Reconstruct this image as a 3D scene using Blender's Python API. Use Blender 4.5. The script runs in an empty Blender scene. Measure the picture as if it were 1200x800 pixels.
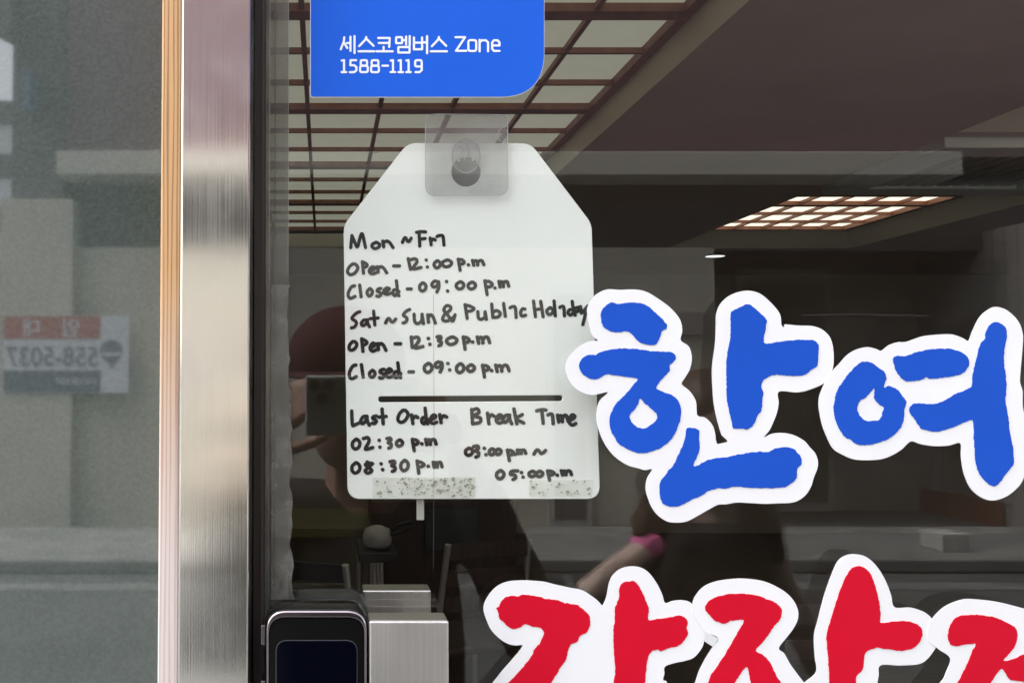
import bpy, bmesh, math, random
import numpy as np
from mathutils import Vector, Matrix, noise
random.seed(7)
R = math.radians
scn = bpy.context.scene
col = scn.collection

# ------------------------------------------------------------------ camera, sky, sun, exposure
CY, CZ, F, PX, PY, PITCH = -0.62, 1.45, 1150.0, 380.0, 400.0, R(2.4)
cam = bpy.data.objects.new('camera', bpy.data.cameras.new('camera'))
col.objects.link(cam); scn.camera = cam
cam.location = (0, CY, CZ); cam.rotation_euler = (R(90) + PITCH, 0, 0)
cam.data.sensor_width = 36; cam.data.lens = F / 1200 * 36
cam.data.shift_x = (600 - PX) / 1200
cam.data.clip_start = 0.005; cam.data.clip_end = 400

world = bpy.data.worlds.new('World'); scn.world = world; world.use_nodes = True
wn = world.node_tree.nodes; wl = world.node_tree.links
bg = wn['Background']; sky = wn.new('ShaderNodeTexSky'); sky.sky_type = 'NISHITA'; sky.sun_disc = False
SUN_EL, SUN_AZ = R(60), R(-80)
sky.sun_elevation = SUN_EL; sky.sun_rotation = SUN_AZ
sky.air_density = 1.0; sky.dust_density = 4.0; sky.ozone_density = 1.0
hs = wn.new('ShaderNodeHueSaturation'); hs.inputs['Saturation'].default_value = .25
wl.new(sky.outputs[0], hs.inputs['Color']); wl.new(hs.outputs[0], bg.inputs[0]); bg.inputs[1].default_value = 0.15
sun = bpy.data.objects.new('sun', bpy.data.lights.new('sun', 'SUN')); col.objects.link(sun)
sun.data.energy = 1.2; sun.data.angle = R(20); sun.data.color = (1, .95, .88)
# pointed from the same azimuth as the sky's sun (clockwise from +Y)
sd = Vector((math.sin(SUN_AZ) * math.cos(SUN_EL), math.cos(SUN_AZ) * math.cos(SUN_EL), math.sin(SUN_EL)))
sun.rotation_euler = sd.to_track_quat('Z', 'Y').to_euler(); sun.location = (3, -5, 20)
vs = scn.view_settings
vs.view_transform = 'Standard'; vs.look = 'None'; vs.gamma = 1; vs.use_curve_mapping = False
vs.exposure = 2.38
scn.render.engine = 'CYCLES'
cy = scn.cycles
cy.use_denoising = True; cy.max_bounces = 10; cy.diffuse_bounces = 4; cy.glossy_bounces = 5
cy.transparent_max_bounces = 24; cy.transmission_bounces = 6; cy.caustics_reflective = False
cy.caustics_refractive = False; cy.sample_clamp_indirect = 6

# ------------------------------------------------------------------ pixel (1200x800 photo) -> point helpers
def ray(px, py):
    cx, c2 = (px - PX) / F, (PY - py) / F
    s, c = math.sin(PITCH), math.cos(PITCH)
    return Vector((cx, c - c2 * s, s + c2 * c))
def at(px, py, Y):
    d = ray(px, py); t = (Y - CY) / d.y
    return Vector((d.x * t, Y, CZ + d.z * t))
def atz(px, py, z):
    d = ray(px, py); t = (z - CZ) / d.z
    return Vector((d.x * t, CY + d.y * t, z))
def XR(px, py, V): return at(px, py, V).x
def ZR(py, V, px=380): return at(px, py, V).z
def crop(x0, y0, s, pts): return [(x0 + x / s, y0 + y / s) for x, y in pts]

# ------------------------------------------------------------------ object helpers
def tag(o, label=None, cat=None, group=None, kind=None):
    if label: o['label'] = label
    if cat: o['category'] = cat
    if group: o['group'] = group
    if kind: o['kind'] = kind
    return o
def empty(name, loc, label=None, cat=None, group=None, rz=0):
    o = bpy.data.objects.new(name, None); col.objects.link(o)
    o.location = loc; o.rotation_euler = (0, 0, rz); o.empty_display_size = .05
    return tag(o, label, cat, group)
def link(name, me, mat, parent=None, smooth=False):
    o = bpy.data.objects.new(name, me); col.objects.link(o)
    if mat: me.materials.clear(); me.materials.append(mat)
    if parent:
        o.parent = parent
        chain = Matrix.Identity(4); p = parent; ms = []
        while p: ms.append(p.matrix_parent_inverse @ p.matrix_basis if p.parent else p.matrix_basis.copy()); p = p.parent
        for m in reversed(ms): chain = chain @ m
        o.matrix_parent_inverse = chain.inverted()      # meshes are written in world space
    if smooth:
        for p in me.polygons: p.use_smooth = True
    return o
def bmobj(name, bm, mat, parent=None, smooth=False):
    bmesh.ops.recalc_face_normals(bm, faces=bm.faces)
    me = bpy.data.meshes.new(name); bm.to_mesh(me); bm.free()
    return link(name, me, mat, parent, smooth)
def box(bm, x0, x1, y0, y1, z0, z1, bev=0, seg=2):
    x0, x1 = sorted((x0, x1)); y0, y1 = sorted((y0, y1)); z0, z1 = sorted((z0, z1))
    r = bmesh.ops.create_cube(bm, size=1)
    v = r['verts']
    for q in v: q.co = Vector(((x0 + x1) / 2 + q.co.x * (x1 - x0), (y0 + y1) / 2 + q.co.y * (y1 - y0), (z0 + z1) / 2 + q.co.z * (z1 - z0)))
    if bev:
        es = list({e for q in v for e in q.link_edges})
        bmesh.ops.bevel(bm, geom=es, offset=bev, segments=seg, profile=.5, affect='EDGES')
def boxobj(name, dims, mat, parent=None, bev=0, seg=2):
    bm = bmesh.new(); box(bm, *dims, bev, seg); return bmobj(name, bm, mat, parent, False)
def tube(bm, pts, rad, n=10):
    pts = [Vector(p) for p in pts]; rings = []
    rads = rad if isinstance(rad, (list, tuple)) else [rad] * len(pts)
    for i, p in enumerate(pts):
        d = (pts[min(i + 1, len(pts) - 1)] - pts[max(i - 1, 0)]).normalized()
        a = d.orthogonal().normalized() if i == 0 else (a - d * a.dot(d)).normalized()
        b = d.cross(a)
        rings.append([bm.verts.new(p + (a * math.cos(2 * math.pi * k / n) + b * math.sin(2 * math.pi * k / n)) * rads[i]) for k in range(n)])
    for i in range(len(rings) - 1):
        for k in range(n): bm.faces.new((rings[i][k], rings[i][(k + 1) % n], rings[i + 1][(k + 1) % n], rings[i + 1][k]))
    bm.faces.new(rings[0][::-1]); bm.faces.new(rings[-1])
def lathe(bm, prof, c, n=24, caps=True):
    rings = [[bm.verts.new((c[0] + r * math.cos(2 * math.pi * k / n), c[1] + r * math.sin(2 * math.pi * k / n), c[2] + z)) for k in range(n)] for r, z in prof]
    for i in range(len(rings) - 1):
        for k in range(n): bm.faces.new((rings[i][k], rings[i][(k + 1) % n], rings[i + 1][(k + 1) % n], rings[i + 1][k]))
    if caps: bm.faces.new(rings[0][::-1]); bm.faces.new(rings[-1])
def to_mesh(o):
    dg = bpy.context.evaluated_depsgraph_get(); dg.update()
    me = bpy.data.meshes.new_from_object(o.evaluated_get(dg))
    d = o.data; bpy.data.objects.remove(o)
    return me
def plate_xz(name, loops, Yfront, thick, mat, parent=None, bev=0):
    """flat plate from 2-D loops in world (x, z); front face at Yfront, looking to -Y; inner loops are holes"""
    cu = bpy.data.curves.new(name, 'CURVE'); cu.dimensions = '2D'; cu.fill_mode = 'BOTH'
    cu.extrude = max(thick / 2 - bev, 0); cu.bevel_depth = bev; cu.bevel_resolution = 1
    if bev: cu.offset = -bev
    for lp in loops:
        sp = cu.splines.new('POLY'); sp.points.add(len(lp) - 1); sp.use_cyclic_u = True
        for i, (x, z) in enumerate(lp): sp.points[i].co = (x, z, 0, 1)
    o = bpy.data.objects.new(name, cu); col.objects.link(o)
    me = to_mesh(o); bpy.data.curves.remove(cu)
    me.transform(Matrix(((1, 0, 0, 0), (0, 0, -1, Yfront + thick / 2), (0, 1, 0, 0), (0, 0, 0, 1))))
    me.name = name
    return link(name, me, mat, parent)
def plate(name, loops_px, Yfront, thick, mat, parent=None, bev=0):
    return plate_xz(name, [[(at(x, y, Yfront).x, at(x, y, Yfront).z) for x, y in lp] for lp in loops_px], Yfront, thick, mat, parent, bev)
def catmull(pts, step, closed):
    out = []; n = len(pts); P = [np.array(p, float) for p in pts]
    if n == 2 and not closed:
        P = [P[0], (P[0] + P[1]) / 2, P[1]]; n = 3
    for i in range(n if closed else n - 1):
        p1, p2 = P[i], P[(i + 1) % n]
        p0 = P[(i - 1) % n] if closed or i > 0 else p1 * 2 - p2
        p3 = P[(i + 2) % n] if closed or i + 2 < n else p2 * 2 - p1
        m = max(1, int(np.linalg.norm(p2 - p1) / step))
        for k in range(m):
            t = k / m
            out.append(tuple(.5 * (2 * p1 + (p2 - p0) * t + (2 * p0 - 5 * p1 + 4 * p2 - p3) * t * t + (3 * p1 - p0 - 3 * p2 + p3) * t ** 3)))
    if not closed: out.append(tuple(P[-1]))
    return out
def rough_loop(pts, amp, step=1.1, seed=0):
    q = catmull(pts, step, True); n = len(q); out = []
    for i, (x, y) in enumerate(q):
        a, b = q[i - 1], q[(i + 1) % n]
        tx, ty = b[0] - a[0], b[1] - a[1]; l = math.hypot(tx, ty) or 1
        k = noise.noise((x * .33, y * .33, seed)) * 1.0 + noise.noise((x * .12, y * .12, seed + 9)) * .8
        out.append((x - ty / l * k * amp, y + tx / l * k * amp))
    return out
def rounded(poly, rads, n=8):
    out = []; m = len(poly)
    for i, (p, r) in enumerate(zip(poly, rads)):
        p = Vector(p); a = (Vector(poly[i - 1]) - p).normalized(); b = (Vector(poly[(i + 1) % m]) - p).normalized()
        if r <= 0: out.append(tuple(p)); continue
        ang = a.angle(b); d = r / math.tan(ang / 2); p0, p1 = p + a * d, p + b * d
        for k in range(n + 1):
            t = k / n; out.append(tuple(p0 * (1 - t) ** 2 + p * 2 * t * (1 - t) + p1 * t * t))
    return out
def contour(strokes, step=.35, wob=0.0, seed=0):
    """union of round strokes [(points, width)] -> list of closed loops"""
    xs = [p[0] for s, w in strokes for p in s]; ys = [p[1] for s, w in strokes for p in s]
    W = max(w for s, w in strokes)
    x0, y0 = min(xs) - W - 2, min(ys) - W - 2
    nx, ny = int((max(xs) - x0 + W + 2) / step) + 2, int((max(ys) - y0 + W + 2) / step) + 2
    G = np.full((ny, nx), 9.0)
    for s, w in strokes:
        seg = list(zip(s[:-1], s[1:])) or [(s[0], s[0])]
        for a, b in seg:
            m = w / 2 + 1.5
            i0 = max(0, int((min(a[0], b[0]) - m - x0) / step)); i1 = min(nx, int((max(a[0], b[0]) + m - x0) / step) + 2)
            j0 = max(0, int((min(a[1], b[1]) - m - y0) / step)); j1 = min(ny, int((max(a[1], b[1]) + m - y0) / step) + 2)
            X, Y = np.meshgrid(x0 + np.arange(i0, i1) * step, y0 + np.arange(j0, j1) * step)
            dx, dy = b[0] - a[0], b[1] - a[1]; L = dx * dx + dy * dy
            t = np.clip(((X - a[0]) * dx + (Y - a[1]) * dy) / L, 0, 1) if L > 1e-9 else np.zeros_like(X)
            D = np.hypot(X - a[0] - t * dx, Y - a[1] - t * dy) - w / 2
            if wob: D = D + wob * np.sin(X * 1.7 + seed) * np.cos(Y * 1.3 + seed * 2)
            G[j0:j1, i0:i1] = np.minimum(G[j0:j1, i0:i1], D)
    I = G < 0
    cells = np.argwhere((I[:-1, :-1] != I[1:, 1:]) | (I[:-1, :-1] != I[1:, :-1]) | (I[:-1, :-1] != I[:-1, 1:]))
    adj = {}; pos = {}
    def ed(j, i, h):
        k = (j, i, h)
        if k not in pos:
            j2, i2 = (j, i + 1) if h else (j + 1, i)
            a, b = G[j, i], G[j2, i2]; t = a / (a - b)
            pos[k] = (x0 + (i + (i2 - i) * t) * step, y0 + (j + (j2 - j) * t) * step)
        return k
    for j, i in cells:
        c = [I[j, i], I[j, i + 1], I[j + 1, i + 1], I[j + 1, i]]
        e = []
        if c[0] != c[1]: e.append(ed(j, i, 1))
        if c[1] != c[2]: e.append(ed(j, i + 1, 0))
        if c[2] != c[3]: e.append(ed(j + 1, i, 1))
        if c[3] != c[0]: e.append(ed(j, i, 0))
        prs = [(e[0], e[1])] if len(e) == 2 else ([(e[0], e[1]), (e[2], e[3])] if not c[0] else [(e[3], e[0]), (e[1], e[2])])
        for a, b in prs: adj.setdefault(a, []).append(b); adj.setdefault(b, []).append(a)
    loops = []; seen = set()
    for k in adj:
        if k in seen: continue
        lp = [k]; seen.add(k); cur = k
        while True:
            nx_ = [q for q in adj[cur] if q not in seen]
            if not nx_: break
            cur = nx_[0]; seen.add(cur); lp.append(cur)
        if len(lp) > 6: loops.append([pos[q] for q in lp])
    return loops

# ------------------------------------------------------------------ materials
def mat(name, color, rough=.6, metal=0, var=0, vscale=8, bump=0, bscale=200, spec=.5, coat=0, emis=None, estr=0, stretch=None, color2=None):
    m = bpy.data.materials.new(name); m.use_nodes = True
    n = m.node_tree.nodes; l = m.node_tree.links; b = n['Principled BSDF']
    b.inputs['Base Color'].default_value = (*color, 1); b.inputs['Roughness'].default_value = rough
    b.inputs['Metallic'].default_value = metal; b.inputs['Specular IOR Level'].default_value = spec
    b.inputs['Coat Weight'].default_value = coat
    if emis: b.inputs['Emission Color'].default_value = (*emis, 1); b.inputs['Emission Strength'].default_value = estr
    if var or bump:
        tc = n.new('ShaderNodeTexCoord'); mp = n.new('ShaderNodeMapping'); l.new(tc.outputs['Object'], mp.inputs[0])
        if stretch: mp.inputs['Scale'].default_value = stretch
    if var:
        t = n.new('ShaderNodeTexNoise'); t.inputs['Scale'].default_value = vscale; t.inputs['Detail'].default_value = 6
        l.new(mp.outputs[0], t.inputs[0])
        r = n.new('ShaderNodeValToRGB'); l.new(t.outputs[0], r.inputs[0])
        c2 = color2 or tuple(min(1, c * (1 + var)) for c in color)
        r.color_ramp.elements[0].position = .3; r.color_ramp.elements[1].position = .7
        r.color_ramp.elements[0].color = (*[c * (1 - var) for c in color], 1); r.color_ramp.elements[1].color = (*c2, 1)
        l.new(r.outputs[0], b.inputs['Base Color'])
    if bump:
        t2 = n.new('ShaderNodeTexNoise'); t2.inputs['Scale'].default_value = bscale; t2.inputs['Detail'].default_value = 4
        l.new(mp.outputs[0], t2.inputs[0])
        bp = n.new('ShaderNodeBump'); bp.inputs['Strength'].default_value = bump; bp.inputs['Distance'].default_value = .002
        l.new(t2.outputs[0], bp.inputs['Height']); l.new(bp.outputs[0], b.inputs['Normal'])
    return m
def film(name, tint, r0, gloss_rough=0.0, haze=0.0, haze_col=(.8, .8, .8), grime=False):
    """thin clear sheet: lets light through, mirrors by Schlick's law, with an optional milky share"""
    m = bpy.data.materials.new(name); m.use_nodes = True
    n = m.node_tree.nodes; l = m.node_tree.links; n.remove(n['Principled BSDF']); out = n['Material Output']
    tr = n.new('ShaderNodeBsdfTransparent'); tr.inputs[0].default_value = (*tint, 1)
    gl = n.new('ShaderNodeBsdfGlossy'); gl.inputs['Roughness'].default_value = gloss_rough; gl.inputs[0].default_value = (1, 1, 1, 1)
    lw = n.new('ShaderNodeLayerWeight'); lw.inputs[0].default_value = .5
    pw = n.new('ShaderNodeMath'); pw.operation = 'POWER'; l.new(lw.outputs['Facing'], pw.inputs[0]); pw.inputs[1].default_value = 5
    ma = n.new('ShaderNodeMath'); ma.operation = 'MULTIPLY_ADD'; l.new(pw.outputs[0], ma.inputs[0]); ma.inputs[1].default_value = 1 - r0; ma.inputs[2].default_value = r0
    base = tr
    if haze or grime:
        df = n.new('ShaderNodeBsdfDiffuse'); df.inputs[0].default_value = (*haze_col, 1)
        mx0 = n.new('ShaderNodeMixShader'); mx0.inputs[0].default_value = haze
        if grime:
            tc = n.new('ShaderNodeTexCoord'); t = n.new('ShaderNodeTexNoise'); t.inputs['Scale'].default_value = 60 if grime is True else grime
            t.inputs['Detail'].default_value = 8; l.new(tc.outputs['Object'], t.inputs[0])
            mr = n.new('ShaderNodeMapRange'); mr.inputs[1].default_value = .42; mr.inputs[2].default_value = .75
            mr.inputs[3].default_value = haze * .6; mr.inputs[4].default_value = min(1, haze * 1.8); l.new(t.outputs[0], mr.inputs[0]); l.new(mr.outputs[0], mx0.inputs[0])
        l.new(tr.outputs[0], mx0.inputs[1]); l.new(df.outputs[0], mx0.inputs[2]); base = mx0
    mx = n.new('ShaderNodeMixShader'); l.new(ma.outputs[0], mx.inputs[0]); l.new(base.outputs[0], mx.inputs[1]); l.new(gl.outputs[0], mx.inputs[2])
    l.new(mx.outputs[0], out.inputs[0])
    return m
M = {}
M['glass'] = film('door_glass', (.985, .992, .985), .036)
M['clear'] = film('clear_plastic', (.9, .9, .9), .04, .12, .12, (.62, .62, .6), 40)
M['peg'] = film('peg_plastic', (.9, .91, .9), .10, .08, .06, (.7, .7, .7))
M['hairline'] = mat('glass_hairline', (.08, .08, .075), .4)
M['seal'] = film('seal_plastic', (.62, .62, .58), .05, .2, .16, (.40, .39, .34), 25)
M['tape'] = film('old_tape', (.7, .7, .66), .05, .3, .2, (.42, .41, .37), 120)
M['paper'] = mat('sign_plastic', (.93, .935, .885), .35, var=.02, vscale=14)
M['ink'] = mat('marker_ink', (.012, .012, .013), .4, var=.5, vscale=120)
M['dirt'] = film('glue_residue', (.8, .79, .74), .0, .9, .5, (.35, .34, .29), 220)
M['blue_vinyl'] = mat('blue_vinyl', (.016, .118, .67), .35, spec=.15, var=.04, vscale=12)
M['vinyl_white'] = mat('white_vinyl', (.85, .84, .845), .4, spec=.3, var=.02, vscale=12, bump=.05, bscale=60)
M['letter_blue'] = mat('letter_blue', (.0125, .085, .53), .45, spec=.15, var=.05, vscale=9, bump=.06, bscale=50)
M['letter_red'] = mat('letter_red', (.62, .0045, .024), .45, spec=.15, var=.05, vscale=9, bump=.06, bscale=50)
M['print_white'] = mat('print_white', (.85, .87, .9), .4)
def steel_mat(name, base=(.78, .75, .70), rough=.12, an=.9, dark=.09):
    m = bpy.data.materials.new(name); m.use_nodes = True; n = m.node_tree.nodes; l = m.node_tree.links; b = n['Principled BSDF']
    tc = n.new('ShaderNodeTexCoord'); mp = n.new('ShaderNodeMapping'); mp.inputs['Scale'].default_value = (1500, 1500, 6); l.new(tc.outputs['Object'], mp.inputs[0])
    t = n.new('ShaderNodeTexNoise'); t.inputs['Scale'].default_value = 1; t.inputs['Detail'].default_value = 4; l.new(mp.outputs[0], t.inputs[0])
    r = n.new('ShaderNodeValToRGB'); l.new(t.outputs[0], r.inputs[0])
    r.color_ramp.elements[0].position = .3; r.color_ramp.elements[1].position = .7
    r.color_ramp.elements[0].color = (*[c * (1 - dark) for c in base], 1); r.color_ramp.elements[1].color = (*[min(1, c * (1 + dark * .6)) for c in base], 1)
    l.new(r.outputs[0], b.inputs['Base Color'])
    mr = n.new('ShaderNodeMapRange'); mr.inputs[3].default_value = rough - .06; mr.inputs[4].default_value = rough + .08; l.new(t.outputs[0], mr.inputs[0]); l.new(mr.outputs[0], b.inputs['Roughness'])
    t3 = n.new('ShaderNodeTexNoise'); t3.inputs['Scale'].default_value = 28; t3.inputs['Detail'].default_value = 5; l.new(tc.outputs['Object'], t3.inputs[0])
    m3 = n.new('ShaderNodeMapRange'); m3.inputs[1].default_value = .45; m3.inputs[2].default_value = .8; m3.inputs[3].default_value = 0; m3.inputs[4].default_value = .06; l.new(t3.outputs[0], m3.inputs[0])
    ad = n.new('ShaderNodeMath'); ad.operation = 'ADD'; l.new(mr.outputs[0], ad.inputs[0]); l.new(m3.outputs[0], ad.inputs[1]); l.new(ad.outputs[0], b.inputs['Roughness'])
    b.inputs['Metallic'].default_value = 1; b.inputs['Anisotropic'].default_value = an
    cv = n.new('ShaderNodeCombineXYZ'); cv.inputs[0].default_value = 1; l.new(cv.outputs[0], b.inputs['Tangent'])
    bp = n.new('ShaderNodeBump'); bp.inputs['Strength'].default_value = .05; bp.inputs['Distance'].default_value = .0005
    l.new(t.outputs[0], bp.inputs['Height']); l.new(bp.outputs[0], b.inputs['Normal'])
    return m
M['steel'] = steel_mat('brushed_steel')
M['handle'] = steel_mat('handle_steel', (.86, .83, .80), .36, .6, .10)
M['rubber'] = mat('black_gap', (.034, .028, .025), .3)
M['brownline'] = mat('brown_gasket', (.07, .05, .045), .5)
M['blackgloss'] = mat('lock_shell', (.006, .006, .006), .16, spec=.22)
M['screen'] = mat('touch_panel', (.001, .0015, .005), .08, spec=.25)
M['chrome'] = mat('lock_rim', (.36, .31, .33), .2, 1)
M['greyshell'] = mat('grey_lock_back', (.05, .05, .05), .4)
# wood trim: straight grain, paler and pinker towards the foot
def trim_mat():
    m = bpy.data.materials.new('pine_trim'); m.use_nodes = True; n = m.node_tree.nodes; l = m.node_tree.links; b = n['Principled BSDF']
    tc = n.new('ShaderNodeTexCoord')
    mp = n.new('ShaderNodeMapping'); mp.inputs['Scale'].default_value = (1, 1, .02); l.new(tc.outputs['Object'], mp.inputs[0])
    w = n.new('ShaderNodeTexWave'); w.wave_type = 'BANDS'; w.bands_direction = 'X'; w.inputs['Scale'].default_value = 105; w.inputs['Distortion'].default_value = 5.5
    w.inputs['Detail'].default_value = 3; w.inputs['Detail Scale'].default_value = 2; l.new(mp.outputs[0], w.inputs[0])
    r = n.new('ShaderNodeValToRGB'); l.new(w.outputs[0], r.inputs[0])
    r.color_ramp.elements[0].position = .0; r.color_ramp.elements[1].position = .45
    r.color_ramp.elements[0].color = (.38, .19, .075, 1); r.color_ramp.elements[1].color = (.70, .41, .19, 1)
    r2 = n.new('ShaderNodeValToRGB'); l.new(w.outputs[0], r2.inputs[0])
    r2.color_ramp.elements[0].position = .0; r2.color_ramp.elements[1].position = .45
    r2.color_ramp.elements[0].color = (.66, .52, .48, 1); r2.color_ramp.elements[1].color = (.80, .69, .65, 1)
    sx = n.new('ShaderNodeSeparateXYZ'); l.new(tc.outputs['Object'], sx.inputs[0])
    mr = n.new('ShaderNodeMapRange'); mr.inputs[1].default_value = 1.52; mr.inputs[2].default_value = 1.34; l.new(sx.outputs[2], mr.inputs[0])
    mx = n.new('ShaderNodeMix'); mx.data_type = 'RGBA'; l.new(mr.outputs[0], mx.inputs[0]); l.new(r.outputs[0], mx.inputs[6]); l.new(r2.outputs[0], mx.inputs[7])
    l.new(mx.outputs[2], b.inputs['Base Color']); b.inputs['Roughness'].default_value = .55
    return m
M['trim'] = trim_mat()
# grey etched glass of the side panel: matt speckled back under a smooth mirror face
def etched():
    m = bpy.data.materials.new('etched_glass'); m.use_nodes = True; n = m.node_tree.nodes; l = m.node_tree.links; b = n['Principled BSDF']
    tc = n.new('ShaderNodeTexCoord'); t = n.new('ShaderNodeTexNoise'); t.inputs['Scale'].default_value = 420; t.inputs['Detail'].default_value = 5; l.new(tc.outputs['Object'], t.inputs[0])
    r = n.new('ShaderNodeValToRGB'); l.new(t.outputs[0], r.inputs[0]); r.color_ramp.elements[0].position = .35; r.color_ramp.elements[1].position = .68
    r.color_ramp.elements[0].color = (.040, .054, .046, 1); r.color_ramp.elements[1].color = (.058, .075, .065, 1)
    l.new(r.outputs[0], b.inputs['Base Color']); b.inputs['Roughness'].default_value = .55; b.inputs['Specular IOR Level'].default_value = .25
    b.inputs['Coat Weight'].default_value = 1; b.inputs['Coat IOR'].default_value = 2.05; b.inputs['Coat Roughness'].default_value = .028
    bp = n.new('ShaderNodeBump'); bp.inputs['Strength'].default_value = .3; bp.inputs['Distance'].default_value = .001
    l.new(t.outputs[0], bp.inputs['Height']); l.new(bp.outputs[0], b.inputs['Normal'])
    return m
M['etched'] = etched()
M['glass_edge'] = mat('glass_edge', (.35, .45, .42), .2)
M['ceiling'] = mat('ceiling_paint', (.62, .52, .47), .9, var=.05, vscale=3)
M['cove'] = mat('cove_paint', (.90, .86, .68), .8)
M['gridwood'] = mat('grid_wood', (.27, .11, .06), .5, var=.2, vscale=20)
M['diffuser'] = mat('faint_glow_diffuser', (.66, .68, .58), .6, emis=(.9, .93, .74), estr=.045, var=.08, vscale=6)  # faint glow added to brighten panels taken as switched off
M['diffuser_lit'] = mat('lit_diffuser', (.75, .7, .6), .6, emis=(1, .94, .78), estr=.24)
M['lamp_glow'] = mat('downlight_glow', (.8, .8, .8), .5, emis=(.85, .93, 1), estr=.4)
M['inwall'] = mat('room_wall', (.42, .36, .31), .8, var=.1, vscale=2)
M['infloor'] = mat('room_floor', (.13, .10, .08), .4, var=.3, vscale=4, stretch=(1, 8, 1))
M['darkwood'] = mat('dark_wood', (.055, .030, .020), .5, var=.3, vscale=6, stretch=(8, 8, 1))
M['greenpanel'] = mat('green_panel', (.035, .045, .038), .4)
M['tablewood'] = mat('table_edge', (.17, .15, .055), .45, var=.15, vscale=10, stretch=(1, 8, 8))
M['darktop'] = mat('dark_laminate', (.035, .037, .04), .4)
M['palemetal'] = mat('pale_metal', (.55, .53, .50), .35, .6)
M['pot'] = mat('white_enamel', (.6, .6, .58), .3)
M['black'] = mat('black_plastic', (.012, .012, .013), .4)
M['acwhite'] = mat('ac_plastic', (.72, .74, .70), .5)
M['acdark'] = mat('ac_grille', (.5, .51, .5), .6)
M['wall_out'] = mat('shop_wall', (.4, .38, .35), .8, var=.08, vscale=3, bump=.2)
# street
def concrete(name, c, s=1.5):
    return mat(name, c, .85, var=.22, vscale=s, bump=.4, bscale=90)
M['road'] = concrete('road_concrete', (.085, .09, .09), .9)
M['pave'] = concrete('pavement', (.20, .20, .195), 3)
M['tar'] = mat('tar', (.04, .04, .042), .7)
M['roadpaint'] = mat('road_paint', (.16, .165, .165), .8, var=.35, vscale=5)
M['beige'] = mat('beige_render', (.55, .52, .45), .85, var=.07, vscale=1.6, bump=.3)
M['mauve'] = mat('mauve_tile', (.15, .092, .104), .7, var=.08, vscale=2)
M['recess'] = mat('grey_fascia', (.10, .098, .10), .8)
M['ledge'] = mat('pale_ledge', (.58, .56, .50), .7)
M['slate'] = mat('dark_cladding', (.10, .105, .105), .7, var=.1, vscale=2)
M['trimgrey'] = mat('pale_frame', (.45, .45, .43), .6)
M['winglass'] = mat('window_dark', (.02, .025, .03), .08)
M['skyblue'] = mat('blue_board', (.12, .17, .28), .5)
M['slat'] = mat('grey_slats', (.28, .27, .26), .7)
M['brownbase'] = mat('brown_base', (.16, .07, .04), .7)
M['tower'] = mat('pale_tower', (.60, .63, .66), .7, var=.04, vscale=1)
M['ban_white'] = mat('banner_white', (.68, .70, .78), .6)
M['ban_red'] = mat('banner_red', (.42, .10, .09), .6)
M['ban_grey'] = mat('banner_dark', (.10, .12, .17), .6)
M['ban_ink'] = mat('banner_ink', (.16, .16, .20), .6)
# people
M['skin'] = mat('skin', (.58, .36, .27), .5)
M['sunlitskin'] = mat('sunlit_skin', (.80, .60, .52), .5)  # skin made paler to stand in for direct sun on her arm
M['coat'] = mat('brown_coat', (.035, .030, .030), .85, var=.2, vscale=10)
M['redcap'] = mat('red_cap', (.075, .004, .006), .8)
M['trouser'] = mat('dark_trousers', (.02, .02, .025), .85)
M['pinktop'] = mat('pink_sleeve', (.95, .20, .48), .7, var=.12, vscale=14)  # pink brightened to stand in for direct sun on the sleeve
M['blackvest'] = mat('black_vest', (.012, .012, .013), .8)
M['hair'] = mat('brown_hair', (.085, .040, .020), .5, var=.5, vscale=60, stretch=(4, 4, .4))
M['shoe'] = mat('shoe', (.03, .03, .03), .6)
M['phone'] = mat('phone_back', (.66, .74, .70), .35)
M['lens'] = mat('lens', (.01, .01, .012), .05, coat=1)
M['eye'] = mat('eye', (.02, .015, .01), .2)
M['lip'] = mat('lip', (.45, .15, .13), .5)

# ================================================================== LARGE STRUCTURE
# ground
bm = bmesh.new()
for x0, x1, y0, y1 in [(-200, 200, -200, .02)]:
    bm.faces.new([bm.verts.new(p) for p in ((x0, y0, 0), (x1, y0, 0), (x1, y1, 0), (x0, y1, 0))])
tag(bmobj('ground', bm, M['road']), kind='structure')
bm = bmesh.new(); box(bm, -30, 30, -8.6, -6.9, 0.001, .11, .02)
tag(bmobj('pavement', bm, M['pave']), kind='structure')
bm = bmesh.new()
for x0, x1, y0, y1 in [(-30, 30, -6.55, -6.3)]:
    bm.faces.new([bm.verts.new(p) for p in ((x0, y0, .004), (x1, y0, .004), (x1, y1, .004), (x0, y1, .004))])
tag(bmobj('road_markings', bm, M['roadpaint']), kind='structure')
bm = bmesh.new()
for (a, b) in (((620, 596), (655, 692)), ((645, 590), (690, 700))):
    p, q = atz(*a, 0), atz(*b, 0)
    bm.faces.new([bm.verts.new((v.x + s * .06, -v.y, .008)) for v, s in ((p, -1), (p, 1), (q, 1), (q, -1))])
tag(bmobj('tar_seams', bm, M['tar']), kind='structure')

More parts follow.
